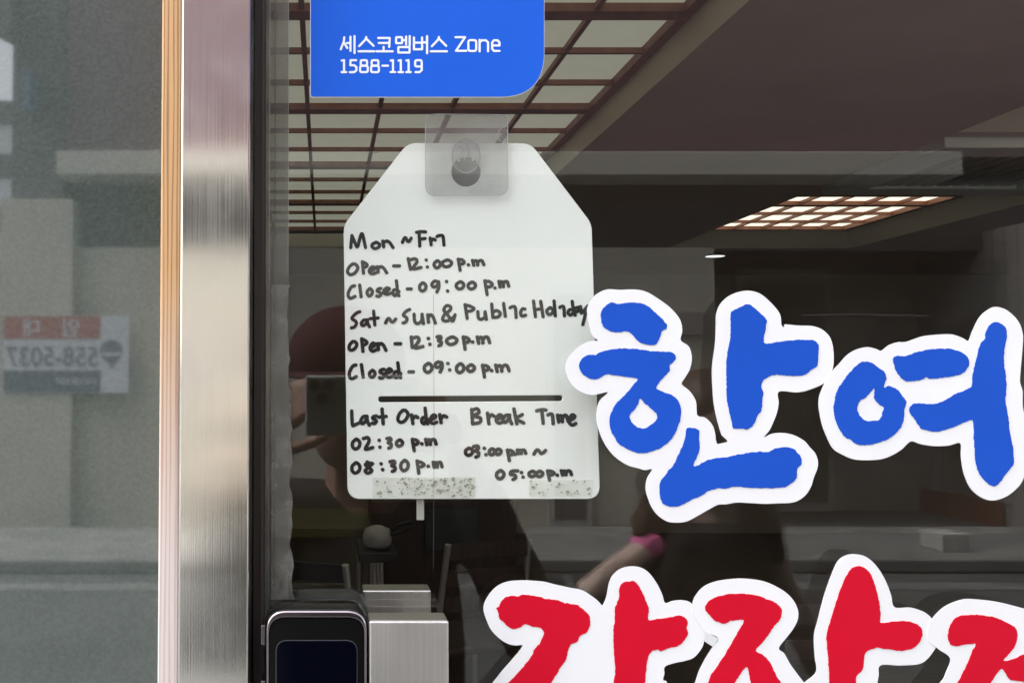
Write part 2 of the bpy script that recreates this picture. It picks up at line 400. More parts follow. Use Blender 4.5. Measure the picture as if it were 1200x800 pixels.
# the shop's room
H = 2.5; XL, XRW, YB = -1.6, 7.5, 8.9
bm = bmesh.new(); bm.faces.new([bm.verts.new(p) for p in ((XL, .02, .004), (XRW, .02, .004), (XRW, YB, .004), (XL, YB, .004))])
tag(bmobj('floor', bm, M['infloor']), kind='structure')
NX0, NX1, NY0, NY1 = -1.30, 1.17, 1.30, 6.95       # openings of the three recesses in the ceiling
FX0, FX1, FY0, FY1 = 2.68, 4.12, 4.84, 7.02
TX0, TX1, TY0, TY1 = 2.66, 4.12, 1.90, 3.46
xs = sorted({XL, NX0, NX1, FX0, TX0, FX1, XRW}); ys = sorted({.12, NY0, NY1, FY0, FY1, TY0, TY1, YB})
bm = bmesh.new()
for i in range(len(xs) - 1):
    for j in range(len(ys) - 1):
        cx, c2 = (xs[i] + xs[i + 1]) / 2, (ys[j] + ys[j + 1]) / 2
        if any(a < cx < b and c < c2 < d for a, b, c, d in ((NX0, NX1, NY0, NY1), (FX0, FX1, FY0, FY1), (TX0, TX1, TY0, TY1))): continue
        box(bm, xs[i], xs[i + 1], ys[j], ys[j + 1], H, H + .02)
bmesh.ops.remove_doubles(bm, verts=bm.verts, dist=1e-4)
tag(bmobj('ceiling', bm, M['ceiling']), kind='structure')
tag(boxobj('roof_slab', (XL - .1, XRW + .1, .12, YB + .1, H + .25, H + .4), M['wall_out']), kind='structure')
tag(boxobj('back_wall', (XL, XRW, YB, YB + .1, 0, H + .25), M['inwall']), kind='structure')
tag(boxobj('left_wall', (XL - .1, XL, .12, YB + .1, 0, H + .25), M['inwall']), kind='structure')
tag(boxobj('right_wall', (XRW, XRW + .1, .12, YB + .1, 0, H + .25), M['inwall']), kind='structure')
bm = bmesh.new()
box(bm, -9, 12, .0, .118, 2.55, 7.5)               # the shop's own front above the openings
box(bm, -9, -1.62, .0, .118, 0, 2.55); box(bm, 4.2, 12, .0, .118, 0, 2.55)
tag(bmobj('front_wall', bm, M['wall_out']), kind='structure')

# ---- lattice lights in the ceiling: flared painted cove, wood grid, diffuser
def lattice(op, gr, z, xb, yb_thin, yb_thick, diff, label, bw=.035):
    x0, x1, y0, y1 = op; a0, a1, b0, b1 = gr
    t = empty('lattice_ceiling_light', ((x0 + x1) / 2, (y0 + y1) / 2, z), label, 'ceiling light', 'wooden lattice lights in the ceiling')
    bm = bmesh.new()
    lo = [bm.verts.new(p) for p in ((x0, y0, H), (x1, y0, H), (x1, y1, H), (x0, y1, H))]
    hi = [bm.verts.new(p) for p in ((a0, b0, z), (a1, b0, z), (a1, b1, z), (a0, b1, z))]
    for k in range(4): bm.faces.new((lo[k], lo[(k + 1) % 4], hi[(k + 1) % 4], hi[k]))
    bmobj('cove', bm, M['cove'], t)
    bm = bmesh.new(); w = bw * .5
    for x in xb: box(bm, x - w / 2, x + w / 2, b0, b1, z + .002, z + .022)
    for y in yb_thin: box(bm, a0, a1, y - w / 2, y + w / 2, z + .000, z + .020)
    for y in yb_thick: box(bm, a0, a1, y - bw * 1.1, y + bw * 1.1, z - .003, z + .024)
    for x in (a0, a1): box(bm, x - bw, x + bw, b0, b1, z - .006, z + .026)
    bmobj('wood_grid', bm, M['gridwood'], t)
    boxobj('diffuser', (a0 - .02, a1 + .02, b0 - .02, b1 + .02, z + .03, z + .04), diff, t)
    return t
thick = [3.03 - .62 + 1.09 * k - 1.09 for k in range(6)]
thin = [y + 1.09 * k / 3 for y in thick[:-1] for k in (1, 2)]
lattice((NX0, NX1, NY0, NY1), (NX0 + .02, NX1 - .02, NY0 + .02, NY1 - .02), 2.6, [1.15 - .305 * k for k in range(1, 8)], thin, thick, M['diffuser'],
        'long wooden lattice light with added faint glow above the white hours sign')
lattice((FX0, FX1, FY0, FY1), (2.87, 3.93, 5.38, 6.74), 2.6, [2.87 + 1.06 / 5 * k for k in range(1, 5)], [6.08, 6.42], [5.72, 5.38, 6.74], M['diffuser_lit'],
        'lit square wooden lattice light with cream surround, far inside the room', .03)
lattice((TX0, TX1, TY0, TY1), (2.86, 3.92, 2.08, 3.20), 2.6, [2.86 + 1.06 / 5 * k for k in range(1, 5)], [2.42, 2.8], [2.08, 3.2], M['diffuser_lit'],
        'nearer right lattice light showing only its cream surround at the corner', .03)

# ---- air conditioner in the ceiling, downlight
t = empty('ceiling_air_conditioner', (3.2, 4.05, 2.47), 'grey ribbed cassette air conditioner set in the ceiling', 'air conditioner')
bm = bmesh.new()
for d in ((2.65, 3.75, 3.53, 3.70), (2.65, 3.75, 4.42, 4.58), (2.65, 2.82, 3.70, 4.42), (3.58, 3.75, 3.70, 4.42)): box(bm, *d, 2.45, 2.499, .006)
bmobj('panel_frame', bm, M['acwhite'], t)
bm = bmesh.new()
for k in range(9): box(bm, 2.84 + k * .082, 2.895 + k * .082, 3.70, 4.42, 2.465, 2.49)
bmobj('grille', bm, M['acdark'], t)
p = atz(838, 300, 2.499)
t = empty('downlight', p, 'small round white downlight glowing on the dark ceiling', 'downlight')
bm = bmesh.new(); lathe(bm, [(.075, -.001), (.075, .004)], p); bmobj('glowing_disc', bm, M['lamp_glow'], t)
bm = bmesh.new(); lathe(bm, [(.078, .004), (.078, -.004), (.092, -.004), (.092, .004)], p, 24, False); bmobj('trim_ring', bm, M['acdark'], t)

# ---- shopfront: steel post, pine trim, etched panel, glass door
def xp(px, Y, py=400): return at(px, py, Y).x
SX0, SX1 = xp(210.5, -.03), xp(292.3, -.03)
bm = bmesh.new(); box(bm, SX0, SX1, -.03, .03, .0, 2.548, .0012, 2)
tag(bmobj('door_post', bm, M['steel']), 'brushed stainless steel door post right of the pine strip', 'door post')
WX0 = xp(187.2, -.022)
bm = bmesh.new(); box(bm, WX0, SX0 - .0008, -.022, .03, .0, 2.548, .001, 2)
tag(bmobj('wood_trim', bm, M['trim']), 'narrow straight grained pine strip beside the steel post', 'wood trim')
t = empty('glass_panel', (-.5, -.008, 0), 'grey green etched side panel mirroring the street, left of the pine strip', 'glass panel')
boxobj('etched_pane', (-1.61, WX0 - .0016, -.008, .004, .0, 2.548), M['etched'], t)
boxobj('polished_edge', (WX0 - .0015, WX0 - .0002, -.0075, .004, .0, 2.548), M['glass_edge'], t)
# gap between post and door
tag(boxobj('door_gasket', (SX1 + .0006, xp(306, -.004), .0, .028, .0, 2.548), M['rubber']), 'black rubber gasket in the gap beside the steel post', 'gasket')

door = empty('glass_door', (xp(308, 0), .005, 0), 'clear frameless glass door carrying the stickers and a steel handle', 'door')
DX0, DX1 = xp(311.5, 0), .98
boxobj('pane', (DX0, DX1, 0, .010, .01, 2.54), M['glass'], door)
boxobj('edge_gasket', (xp(306.4, -.002), xp(310.5, -.002), -.002, .012, .01, 2.54), M['brownline'], door)
bm = bmesh.new()
box(bm, xp(311, -.003), xp(338, -.003), -.003, -.0012, .01, 2.54, .0004, 1)
box(bm, xp(311, -.0045), xp(316, -.0045), -.0050, -.0031, .01, 2.54, .0004, 1)
box(bm, xp(321, -.0045), xp(322.4, -.0045), -.0042, -.0031, .01, 2.54)
bmobj('seal_strip', bm, M['seal'], door)
# torn strip of old tape along the seal
lp = [(318, 333), (341, 334)]
y = 340
while y < 700:
    lp.append((341.5 + random.uniform(-2.6, 2.2) + (4 * (y - 640) / 60 if y > 640 else 0) - (3.5 if y < 455 else 0), y)); y += random.uniform(4, 14)
lp += [(346, 702), (318, 702)]
plate('tape', [lp], -.0040, .0005, M['tape'], door)
# scratches on the tape
for k in range(16):
    px, py = random.uniform(322, 341), random.uniform(345, 690)
    L = random.uniform(3, 22)
    plate('scratch', contour([([(px, py), (px + random.uniform(-1.5, 1.5), py + L)], random.uniform(.5, 1.3))], .25), -.0044, .0002, M['vinyl_white'] if 0 else M['clear'], door)
for k, sc in enumerate(([(508, 345), (508.6, 500), (508, 665)], [(940, 369), (1010, 368.3), (1092, 370)], [(436, 180), (445, 178)], [(1070, 655), (1082, 657)])):
    plate('scratch', contour([(catmull(sc, 6, False), .34)], .12), -.0002, .00015, M['hairline'], door)
tag(boxobj('added_shop_window', (1.02, 4.18, .0, .01, .05, 2.54), M['glass']), 'wide unseen shop window right of the glass door, added for daylight', 'window')  # out of view, added to let daylight into the room

# ---- lock
LX0, LX1 = xp(309.5, -.030, 760), xp(431.5, -.030, 760)
lock_t = empty('door_lock_case', ((LX0 + LX1) / 2, -.015, 1.2)); lock_t.parent = door; lock_t.matrix_parent_inverse = door.matrix_basis.inverted()
lock_t.name = 'lock'
def lockloop(x0, x1, top, r, bot=1010): return rounded([(x0, top), (x1, top), (x1, bot), (x0, bot)], [r, r, 20, 20], 12)
plate('lock_shell', [lockloop(309.5, 431.5, 713, 26)], -.028, .0275, M['blackgloss'], lock_t, bev=.004)
plate('lock_rim', [lockloop(312, 430, 715.5, 24), lockloop(315.2, 426.8, 723.5, 20, 1006)], -.031, .0032, M['chrome'], lock_t, bev=.0009)
plate('lock_face', [lockloop(315.6, 426.4, 724, 20, 1005)], -.0300, .0025, M['blackgloss'], lock_t)
plate('screen_bezel', [lockloop(323, 419, 749.5, 14, 960)], -.0302, .0006, mat('bezel_line', (.07, .072, .085), .3), lock_t)
plate('touch_screen', [lockloop(324, 418, 750.5, 13, 959)], -.0306, .0007, M['screen'], lock_t)
plate('lock_back', [rounded([(336, 701), (432, 701), (432, 960), (336, 960)], [26, 26, 10, 10])], .0105, .035, M['greyshell'], lock_t, bev=.004)
for yy in (731, 796):
    b = at(306, yy, -.02); boxobj('hinge_clip', (b.x, b.x + .0035, -.022, -.004, b.z - .012, b.z), M['chrome'], lock_t, .0006)

# ---- pull handle, outside bar and inside bar
hx0, hx1 = at(432.5, 760, -.03).x, at(526, 760, -.03).x
ht = at(480, 727, -.03).z
hd = empty('pull_handle', ((hx0 + hx1) / 2, 0, ht - .2)); hd.parent = door; hd.matrix_parent_inverse = door.matrix_basis.inverted()
boxobj('outer_bar', (hx0, hx1, -.030, -.008, ht - .42, ht), M['handle'], hd, .0012)
boxobj('inner_bar', (hx0 - .0005, hx1 - .0015, .052, .072, ht - .42, ht + .001), M['handle'], hd, .0012)
bm = bmesh.new()
for dz in (-.06, -.36): 
    tube(bm, [((hx0 + hx1) / 2, -.008, ht + dz), ((hx0 + hx1) / 2, -.0006, ht + dz)], .012, 20); tube(bm, [((hx0 + hx1) / 2, .0106, ht + dz), ((hx0 + hx1) / 2, .052, ht + dz)], .012, 20)
bmobj('standoff', bm, M['handle'], hd)

# ================================================================== SIGNS ON THE GLASS
# blue rounded sticker with white print
stk = empty('blue_sticker', at(500, 60, 0), 'blue rounded corner sticker with white Korean name and phone number', 'sticker')
plate('sticker_sheet', [rounded([(363.5, -110), (638, -110), (638, 114.5), (363.5, 114.5)], [3, 3, 52, 3], 14)], -.0006, .0006, M['vinyl_white'], stk)
plate('blue_print', [rounded([(364.2, -109), (637.5, -109), (637.5, 113.4), (364.2, 113.4)], [3, 3, 51.5, 3], 14)], -.0009, .0003, M['blue_vinyl'], stk)
def rr(x0, y0, x1, y1, r=10):   # rounded closed box as a stroke
    q = rounded([(x0, y0), (x1, y0), (x1, y1), (x0, y1)], [r] * 4, 5); return q + [q[0]]
S1 = [[(100, 104), (98, 130), (78, 180)], [(99, 138), (120, 172)], [(118, 140), (138, 140)], [(140, 100), (140, 190)], [(166, 96), (166, 205)],
      [(241, 102), (236, 118), (196, 160)], [(241, 112), (288, 158)], [(192, 193), (293, 193)],
      [(318, 108), (391, 108), (388, 165)], [(322, 140), (389, 140)], [(352, 165), (352, 192)], [(308, 193), (410, 193)],
      rr(432, 103, 470, 141, 4), [(472, 122), (495, 122)], [(496, 99), (496, 150)], [(519, 96), (519, 155)], rr(446, 166, 518, 201, 4),
      [(546, 105), (546, 180), (598, 180), (598, 105)], [(546, 138), (598, 138)], [(604, 136), (629, 136)], [(630, 96), (630, 205)],
      [(706, 102), (701, 118), (661, 160)], [(706, 112), (752, 158)], [(654, 193), (757, 193)],
      [(812, 103), (873, 103), (815, 190), (880, 190)], rr(894, 122, 944, 191, 14), [(966, 120), (966, 193)],
      [(966, 136), (980, 123), (1006, 123), (1020, 136), (1020, 193)],
      [(1046, 156), (1093, 156), (1093, 136), (1080, 123), (1058, 123), (1046, 136), (1046, 178), (1058, 191), (1093, 191)]]
def one(x): return [[(x - 14, 252), (x, 250), (x, 326)], [(x - 15, 326), (x + 14, 326)]]
S2 = one(99) + [[(176, 250), (141, 250), (139, 282), (164, 282), (178, 294), (178, 314), (165, 326), (136, 326)],
      rr(206, 250, 246, 284, 9), rr(202, 286, 251, 326, 12), rr(276, 250, 318, 284, 9), rr(272, 286, 322, 326, 12), [(345, 285), (380, 285)]] + one(412) + one(462) + one(512) + \
      [rr(554, 250, 596, 290, 11), [(596, 270), (596, 312), (582, 326), (556, 326)]]
for nm, S in (('printed_name', S1), ('printed_number', S2)):
    plate(nm, contour([(crop(385, 25, 5.4545, s), 2.5) for s in S], .3), -.0011, .0002, M['print_white'], stk)

# adhesive hook on the inside of the glass
SYH = .0145
hk = empty('adhesive_hook', at(546, 182, .011), 'clear square adhesive hook pad holding the white hours sign', 'hook')
plate('pad', [rounded([(498.5, 133.5), (595, 134.5), (595.5, 229), (498.5, 229.5)], [13, 4, 13, 13])], .0103, .0006, M['clear'], hk)
plate('pad_rim', [rounded([(498.2, 133.2), (595.3, 134.2), (595.8, 229.3), (498.2, 229.8)], [13, 4, 13, 13]), rounded([(499.2, 134.2), (594.3, 135.2), (594.8, 228.3), (499.2, 228.8)], [12.3, 3.5, 12.3, 12.3])], .0101, .0002, mat('rim_plastic', (.45, .45, .44), .4), hk)
plate('crease', contour([(catmull([(572, 135), (580, 142), (588, 147), (594, 148)], 1, False), .8), (catmull([(594, 147), (586, 152), (583, 160), (587, 166)], 1, False), .7)], .2), .01005, .0002, mat('crease_plastic', (.4, .38, .37), .5), hk)
def ell(cx, c2, a, b, n=40, ph=0): return [(cx + a * math.cos(2 * math.pi * k / n + ph), c2 + b * math.sin(2 * math.pi * k / n + ph)) for k in range(n)]
plate('peg', [ell(546.3, 182.5, 16.5, 20)], .0112, .010, M['peg'], hk, bev=.0012)
plate('hole_dark_disc', [ell(546.3, 201, 21, 21)], SYH + .0035, .002, mat('hole_dark_grey', (.07, .07, .068), .5), hk)  # dark disc added behind the board so its hole reads dark
plate('peg_ring', [ell(546.3, 182.5, 17, 20.5), ell(546.3, 182.5, 15.9, 19.4)], .0110, .0004, mat('ring_plastic', (.5, .5, .5), .3), hk)
plate('peg_highlight', contour([(catmull(q, 1, False), w_) for q, w_ in (([(539, 172), (537, 180), (538, 189)], 2.2), ([(545, 168), (546, 178), (544.5, 186)], 1.6), ([(552, 171), (555, 179), (554, 188)], 2.4), ([(541, 166), (547, 164.5), (552, 166.5)], 1.2))], .25), .01095, .0002, mat('painted_highlight', (.62, .63, .62), .3), hk)  # pale strokes painted as highlights on the clear peg
hexa = [(536, 201.5), (554, 201.5), (561, 194), (556, 187), (546, 185), (535, 187), (531, 193)]
plate('peg_tip', [hexa], .0111, .0006, film('peg_tip', (.6, .6, .6), .05, .1, .2, (.45, .45, .45), 300), hk)

# white hours sign hanging behind the glass from the peg, with a slot cut through it
SY = .0145
sg = empty('hours_sign', at(550, 380, SY), 'white tag shaped sign with handwritten opening hours in black marker', 'sign')
outline = rounded([(402.5, 264), (478, 167.5), (622, 168), (693.5, 262), (703.5, 584.5), (407.3, 584.5)], [26, 22, 22, 26, 16, 16], 8)
slot = rounded([(443.5, 464.2), (659.5, 463.0), (659.5, 469.8), (443.5, 471.2)], [3.2] * 4, 5)
plate('board', [outline, ell(546.3, 201.5, 17.2, 17.2), slot], SY, .0025, M['paper'], sg, bev=.0004)

G = {  # handwriting, strokes in a unit box (x right, y down)
 'M': [[(.02, 1), (.10, .15)], [(.10, .15), (.42, .95), (.48, .9), (.74, .02), (.98, 1)]],
 'o': [[(.55, 0), (.1, .3), (.05, .7), (.4, 1), (.85, .75), (.95, .35), (.6, .02), (.45, .02)]],
 'n': [[(.03, .05), (.12, .9)], [(.08, .35), (.4, .05), (.7, .3), (1, 1)]],
 '~': [[(0, 1), (.2, .15), (.38, .1), (.6, .8), (.8, .7), (1, .15)]],
 'F': [[(0, .05), (.5, .0), (1, .02)], [(.28, .05), (.36, 1)], [(.32, .52), (.95, .48)]],
 'r': [[(.05, .0), (.25, 1)], [(.2, .5), (.6, .15), (1, .3)]],
 'j': [[(0, .1), (.35, 0), (.85, .08), (1, 1)]],
 'O': [[(.5, 0), (.15, .3), (0, .75), (.3, 1), (.75, .8), (1, .35), (.75, .02), (.45, .02)]],
 'P': [[(.05, .02), (.28, 1)], [(.05, .05), (.55, .12), (1, .3), (.75, .45), (.25, .52)]],
 'e': [[(.05, .55), (.6, .4), (.85, .15), (.5, 0), (.1, .35), (.08, .8), (.5, 1), (1, .85)]],
 '-': [[(0, .5), (1, .5)]],
 '1': [[(.2, 0), (.8, 1)]],
 '2': [[(0, .08), (.45, 0), (.6, .3), (.25, .85), (.3, 1), (1, .85)]],
 '0': [[(.5, 0), (.08, .3), (.06, .75), (.42, 1), (.85, .78), (.97, .35), (.65, .02), (.4, .03)]],
 'p': [[(.05, 0), (.35, 1)], [(.05, .05), (.6, .05), (1, .25), (.75, .42), (.3, .45)]],
 'm': [[(0, .05), (.12, 1)], [(.06, .4), (.28, .1), (.42, .35), (.46, .95)], [(.45, .55), (.62, .1), (.85, .15), (1, .9)]],
 'C': [[(.95, .02), (.5, .1), (.1, .5), (.05, .8), (.35, 1), (1, .85)]],
 'l': [[(0, 0), (1, 1)]],
 's': [[(.9, .02), (.3, .12), (.15, .35), (.75, .55), (.9, .75), (.5, 1), (.05, .95)]],
 'a': [[(.75, .1), (.3, .15), (.02, .6), (.25, .85), (.6, .55), (.72, .1), (.78, .55), (1, 1)]],
 'd': [[(.55, .6), (.2, .62), (.05, .85), (.4, 1), (.75, .8), (1, .72)], [(.6, 0), (.8, .72), (1, 1)]],
 '9': [[(.85, .08), (.4, 0), (.05, .3), (.3, .55), (.75, .4), (.9, .06), (.95, .55), (.7, 1)]],
 'S': [[(1, .02), (.55, .12), (.05, .42), (.5, .6), (.6, .75), (.35, .95), (0, 1)]],
 't': [[(.45, 0), (.6, 1)], [(0, .55), (1, .5)]],
 'u': [[(.0, .05), (.08, .8), (.4, 1), (.8, .7), (.85, .05)], [(.85, .05), (1, 1)]],
 '&': [[(1, .6), (.8, 1), (.35, .55), (.1, .3), (.3, .02), (.62, .08), (.6, .3), (.15, .6), (.0, .9), (.35, 1), (.9, .75)]],
 'b': [[(.02, 0), (.15, 1)], [(.12, .65), (.55, .48), (.98, .68), (.75, .95), (.15, 1)]],
 'c': [[(.85, .08), (.4, .05), (.05, .5), (.3, .95), (1, .85)]],
 'H': [[(0, .0), (.2, 1)], [(.75, .02), (1, 1)], [(.12, .55), (.88, .5)]],
 'y': [[(0, .02), (.25, .35), (.8, .1)], [(1, 0), (.35, 1)]],
 '3': [[(0, .05), (.7, .0), (.85, .22), (.3, .45), (.9, .6), (.85, .88), (.4, 1)]],
 'L': [[(0, 0), (.12, .95), (.4, 1), (1, .88)]],
 'B': [[(.0, .05), (.1, 1)], [(.05, .1), (.6, .0), (.8, .25), (.25, .48), (.95, .62), (.9, .9), (.12, 1)]],
 'k': [[(0, 0), (.3, 1)], [(.85, .38), (.25, .65), (1, .95)]],
 'T': [[(0, .08), (.6, .0), (1, .03)], [(.55, .03), (.7, 1)]],
 '8': [[(.95, .15), (.5, .1), (.1, .25), (.6, .55), (.85, .8), (.4, 1), (.08, .8), (.5, .45), (.95, .15)], [(.3, 0), (.5, .12)]],
 '5': [[(1, .0), (.3, .05), (.15, .4), (.65, .5), (.75, .8), (.45, 1)]],
}
def glyphs(x0, y0, s, items):
    out = []
    for it in items:
        ch = it[0]
        if ch in ':.':
            for q in it[1:]: out.append([(x0 + q[0] / s, y0 + q[1] / s), (x0 + q[0] / s + .25, y0 + q[1] / s + .3)])
            continue
        a, b, c, d = it[1:]
        for st in G[ch]:
            out.append(catmull([(x0 + (a + u * (c - a)) / s, y0 + (b + v * (d - b)) / s) for u, v in st], .7, False))
    return out
c1, c2, c3, c4, c5, c6 = (400, 262, 8), (520, 290, 11.43), (400, 350, 8), (540, 340, 7.275), (400, 455, 7.27), (530, 455, 6.665)
LINES = [
 [(c1, [('M', 85, 92, 230, 225), ('o', 285, 175, 362, 235), ('n', 385, 160, 485, 225), ('~', 573, 130, 655, 175), ('F', 705, 75, 790, 210), ('r', 830, 135, 880, 198), ('j', 897, 112, 962, 200)])],
 [(c1, [('O', 58, 378, 155, 478), ('P', 195, 355, 242, 465), ('e', 260, 405, 325, 470), ('n', 335, 400, 425, 460), ('-', 490, 395, 545, 398), ('1', 620, 328, 655, 428), ('2', 650, 330, 748, 425), (':', (795, 340), (806, 405)), ('0', 868, 348, 930, 415), ('0', 945, 340, 1036, 405)]),
  (c2, [('p', 190, 155, 275, 305), ('.', (330, 230)), ('m', 385, 168, 538, 238)])],
 [(c1, [('C', 62, 580, 128, 700), ('l', 172, 575, 186, 685), ('o', 240, 608, 293, 678), ('s', 330, 605, 375, 682), ('e', 395, 602, 460, 662), ('d', 480, 535, 540, 675), ('-', 618, 612, 655, 612), ('0', 732, 555, 795, 632), ('9', 845, 538, 918, 640), (':', (985, 540), (995, 630))]),
  (c2, [('0', 165, 458, 272, 556), ('0', 325, 462, 428, 556), ('p', 545, 445, 650, 630), ('.', (685, 540)), ('m', 738, 448, 872, 528)])],
 [(c3, [('S', 95, 118, 172, 272), ('a', 185, 190, 265, 262), ('t', 268, 115, 345, 245), ('~', 415, 182, 510, 225), ('S', 578, 98, 640, 226), ('u', 682, 140, 770, 232), ('n', 808, 145, 882, 228), ('&', 950, 62, 1066, 208)]),
  (c4, [('P', 32, 120, 112, 240), ('u', 145, 180, 218, 248), ('b', 262, 118, 338, 232), ('l', 365, 112, 380, 222), ('j', 420, 140, 472, 232), ('c', 508, 155, 553, 222), ('H', 620, 92, 702, 225), ('o', 732, 148, 790, 208), ('l', 795, 92, 806, 218), ('j', 845, 138, 884, 218), ('d', 912, 95, 975, 212), ('a', 965, 140, 1030, 195), ('y', 1020, 135, 1080, 292)])],
 [(c3, [('O', 72, 400, 145, 482), ('P', 188, 372, 240, 492), ('e', 268, 415, 325, 490), ('n', 338, 415, 418, 482), ('-', 505, 420, 555, 422), ('1', 652, 358, 668, 455), ('2', 670, 360, 765, 462), (':', (815, 370), (829, 425)), ('3', 898, 352, 940, 440), ('0', 985, 358, 1086, 428)]),
  (c4, [('p', 18, 398, 72, 502), ('.', (100, 440)), ('m', 140, 395, 246, 452)])],
 [(c3, [('C', 72, 618, 140, 748), ('l', 188, 618, 205, 732), ('o', 262, 670, 318, 735), ('s', 355, 658, 405, 742), ('e', 415, 655, 480, 735), ('d', 490, 600, 556, 738), ('-', 635, 682, 675, 686), ('0', 776, 605, 852, 690), ('9', 875, 592, 948, 685), (':', (998, 605), (1015, 665)), ('0', 1078, 608, 1150, 692)]),
  (c4, [('0', 55, 635, 118, 692), ('p', 182, 638, 240, 738), ('.', (262, 683)), ('m', 297, 635, 412, 692)])],
 [(c5, [('L', 88, 192, 142, 312), ('a', 163, 228, 238, 312), ('s', 262, 232, 302, 298), ('t', 318, 175, 382, 300), ('O', 482, 185, 568, 288), ('r', 595, 225, 652, 298), ('d', 682, 168, 735, 300), ('e', 758, 225, 812, 298), ('r', 835, 222, 898, 292)])],
 [(c6, [('B', 152, 158, 222, 275), ('r', 272, 192, 328, 275), ('e', 342, 205, 395, 270), ('a', 395, 200, 465, 275), ('k', 482, 160, 558, 275), ('T', 660, 165, 732, 272), ('j', 748, 200, 788, 275), ('m', 822, 205, 905, 262), ('e', 912, 205, 965, 285)])],
 [(c5, [('0', 92, 432, 160, 515), ('2', 188, 418, 268, 518), (':', (322, 440), (328, 498)), ('3', 388, 422, 428, 508), ('0', 468, 438, 522, 492), ('p', 602, 432, 655, 530), ('.', (685, 470)), ('m', 718, 430, 808, 478)])],
 [(c5, [('0', 88, 632, 160, 720), ('8', 198, 625, 270, 720), (':', (338, 640), (352, 690)), ('3', 415, 618, 462, 705), ('0', 505, 612, 572, 700), ('P', 642, 615, 705, 720), ('.', (740, 660)), ('m', 782, 625, 858, 670)])],
 [(c6, [('0', 102, 465, 160, 522), ('3', 168, 448, 210, 535), (':', (250, 465), (262, 515)), ('0', 288, 470, 332, 518), ('0', 338, 472, 382, 515), ('p', 428, 480, 480, 562), ('.', (490, 512)), ('m', 508, 478, 574, 508), ('~', 638, 478, 728, 512)])],
 [(c6, [('0', 345, 640, 405, 705), ('5', 445, 642, 512, 710), (':', (540, 655), (553, 690)), ('0', 598, 645, 652, 688), ('0', 658, 645, 708, 688), ('p', 742, 642, 795, 715), ('.', (820, 675)), ('m', 852, 640, 932, 675)])],
]
for i, ln in enumerate(LINES):
    st = [s for c, it in ln for s in glyphs(*c, it)]
    w = 3.9 if i < 4 else 4.2
    plate('handwritten_line', contour([(s, w) for s in st], .3, .12, i), SY - .00032, .0003, M['ink'], sg)
# old glue on the lower edge of the sign
def blotch(x0, x1, y0, y1, n, seed):
    rnd = random.Random(seed); st = []
    for k in range(n):
        x = x0 + (x1 - x0) * rnd.random(); y = y0 + (y1 - y0) * rnd.random()
        st.append(([(x, y), (x + rnd.uniform(-2, 2), y + rnd.uniform(-1, 1))], abs(rnd.gauss(0, 1.1)) + .35))
    return contour(st, .35)
M['dirt2'] = film('glue_specks', (.9, .9, .86), 0, .9, .55, (.42, .41, .35), 150)
plate('glue_residue', [rounded([(437, 559), (557, 558.5), (557, 583), (437, 583)], [1] * 4)], SY - .0006, .0003, film('glue_film', (.99, .99, .98), 0, .9, .06, (.70, .70, .62), 45), sg)
plate('glue_residue', [rounded([(620, 562), (694, 561.5), (694, 582), (620, 582)], [1] * 4)], SY - .0006, .0003, film('glue_film', (.99, .99, .98), 0, .9, .08, (.70, .70, .62), 45), sg)
plate('glue_specks', blotch(470, 557, 559, 582, 150, 3), SY - .0010, .0002, M['dirt2'], sg)
plate('glue_specks', blotch(622, 692, 562, 580, 30, 5), SY - .0010, .0002, M['dirt2'], sg)
plate('glue_specks', blotch(440, 470, 562, 582, 22, 8), SY - .0010, .0002, M['dirt2'], sg)
# little pale strip showing under the sign
b0, b1 = at(488, 586, .02), at(497, 609, .02)
tag(boxobj('pull_tab', (b0.x, b1.x, .019, .021, b1.z, b0.z + .006), mat('tab', (.5, .48, .42), .5), None, .0004), 'small pale plastic tab sticking out under the hours sign', 'tab')

# ---- cut vinyl letters
A = lambda p: crop(660, 330, 4.2105, p)
A2 = lambda p: crop(650, 320, 2.6667, p)
B_ = lambda p: crop(750, 470, 5.332, p)
C_ = lambda p: crop(810, 330, 4, p)
D_ = lambda p: crop(950, 380, 4.706, p)
E_ = lambda p: crop(1050, 340, 3.08, p)
F_ = lambda p: crop(560, 660, 5.7125, p)
G_ = lambda p: crop(690, 650, 5.331, p)
H_ = lambda p: crop(800, 660, 5.717, p)
W_ = lambda p: crop(840, 600, 3.3333, p)
han_white = (A([(118, 150), (130, 105), (160, 65), (215, 38), (280, 40), (350, 38), (410, 50), (470, 85), (530, 130), (575, 185), (588, 240), (580, 288), (620, 320), (635, 375), (625, 430), (600, 475), (585, 505), (625, 540), (655, 590), (662, 657), (700, 670), (735, 705), (750, 750), (753, 795)])
  + B_([(476, 240), (482, 265), (510, 262), (548, 250), (515, 215)]) + C_([(140, 710), (120, 640), (105, 560), (98, 450), (100, 380), (112, 290), (116, 200), (118, 150), (140, 100), (190, 60), (260, 42), (320, 55), (370, 95), (415, 150), (424, 205), (438, 212), (440, 200), (500, 205), (570, 208), (620, 228), (655, 270), (668, 340), (663, 410), (632, 468), (570, 500), (500, 518), (412, 515), (410, 570), (400, 620), (370, 690), (342, 728), (380, 712), (430, 708), (480, 718), (530, 745)])
  + B_([(1060, 285), (1095, 325), (1112, 375), (1108, 420), (1085, 480), (1070, 530), (1030, 590), (960, 630), (850, 637), (780, 640), (690, 635), (600, 632), (540, 643), (490, 645), (430, 675), (360, 715), (290, 750), (230, 757), (170, 750), (110, 710), (70, 655), (45, 590), (35, 540), (45, 480), (75, 425), (30, 430)])
  + A2([(265, 610), (225, 598), (185, 570), (155, 530), (135, 480), (130, 440), (140, 400), (166, 372), (120, 380), (85, 372), (55, 350), (38, 320), (33, 290), (45, 260), (75, 230), (110, 212), (135, 210), (115, 190)]))
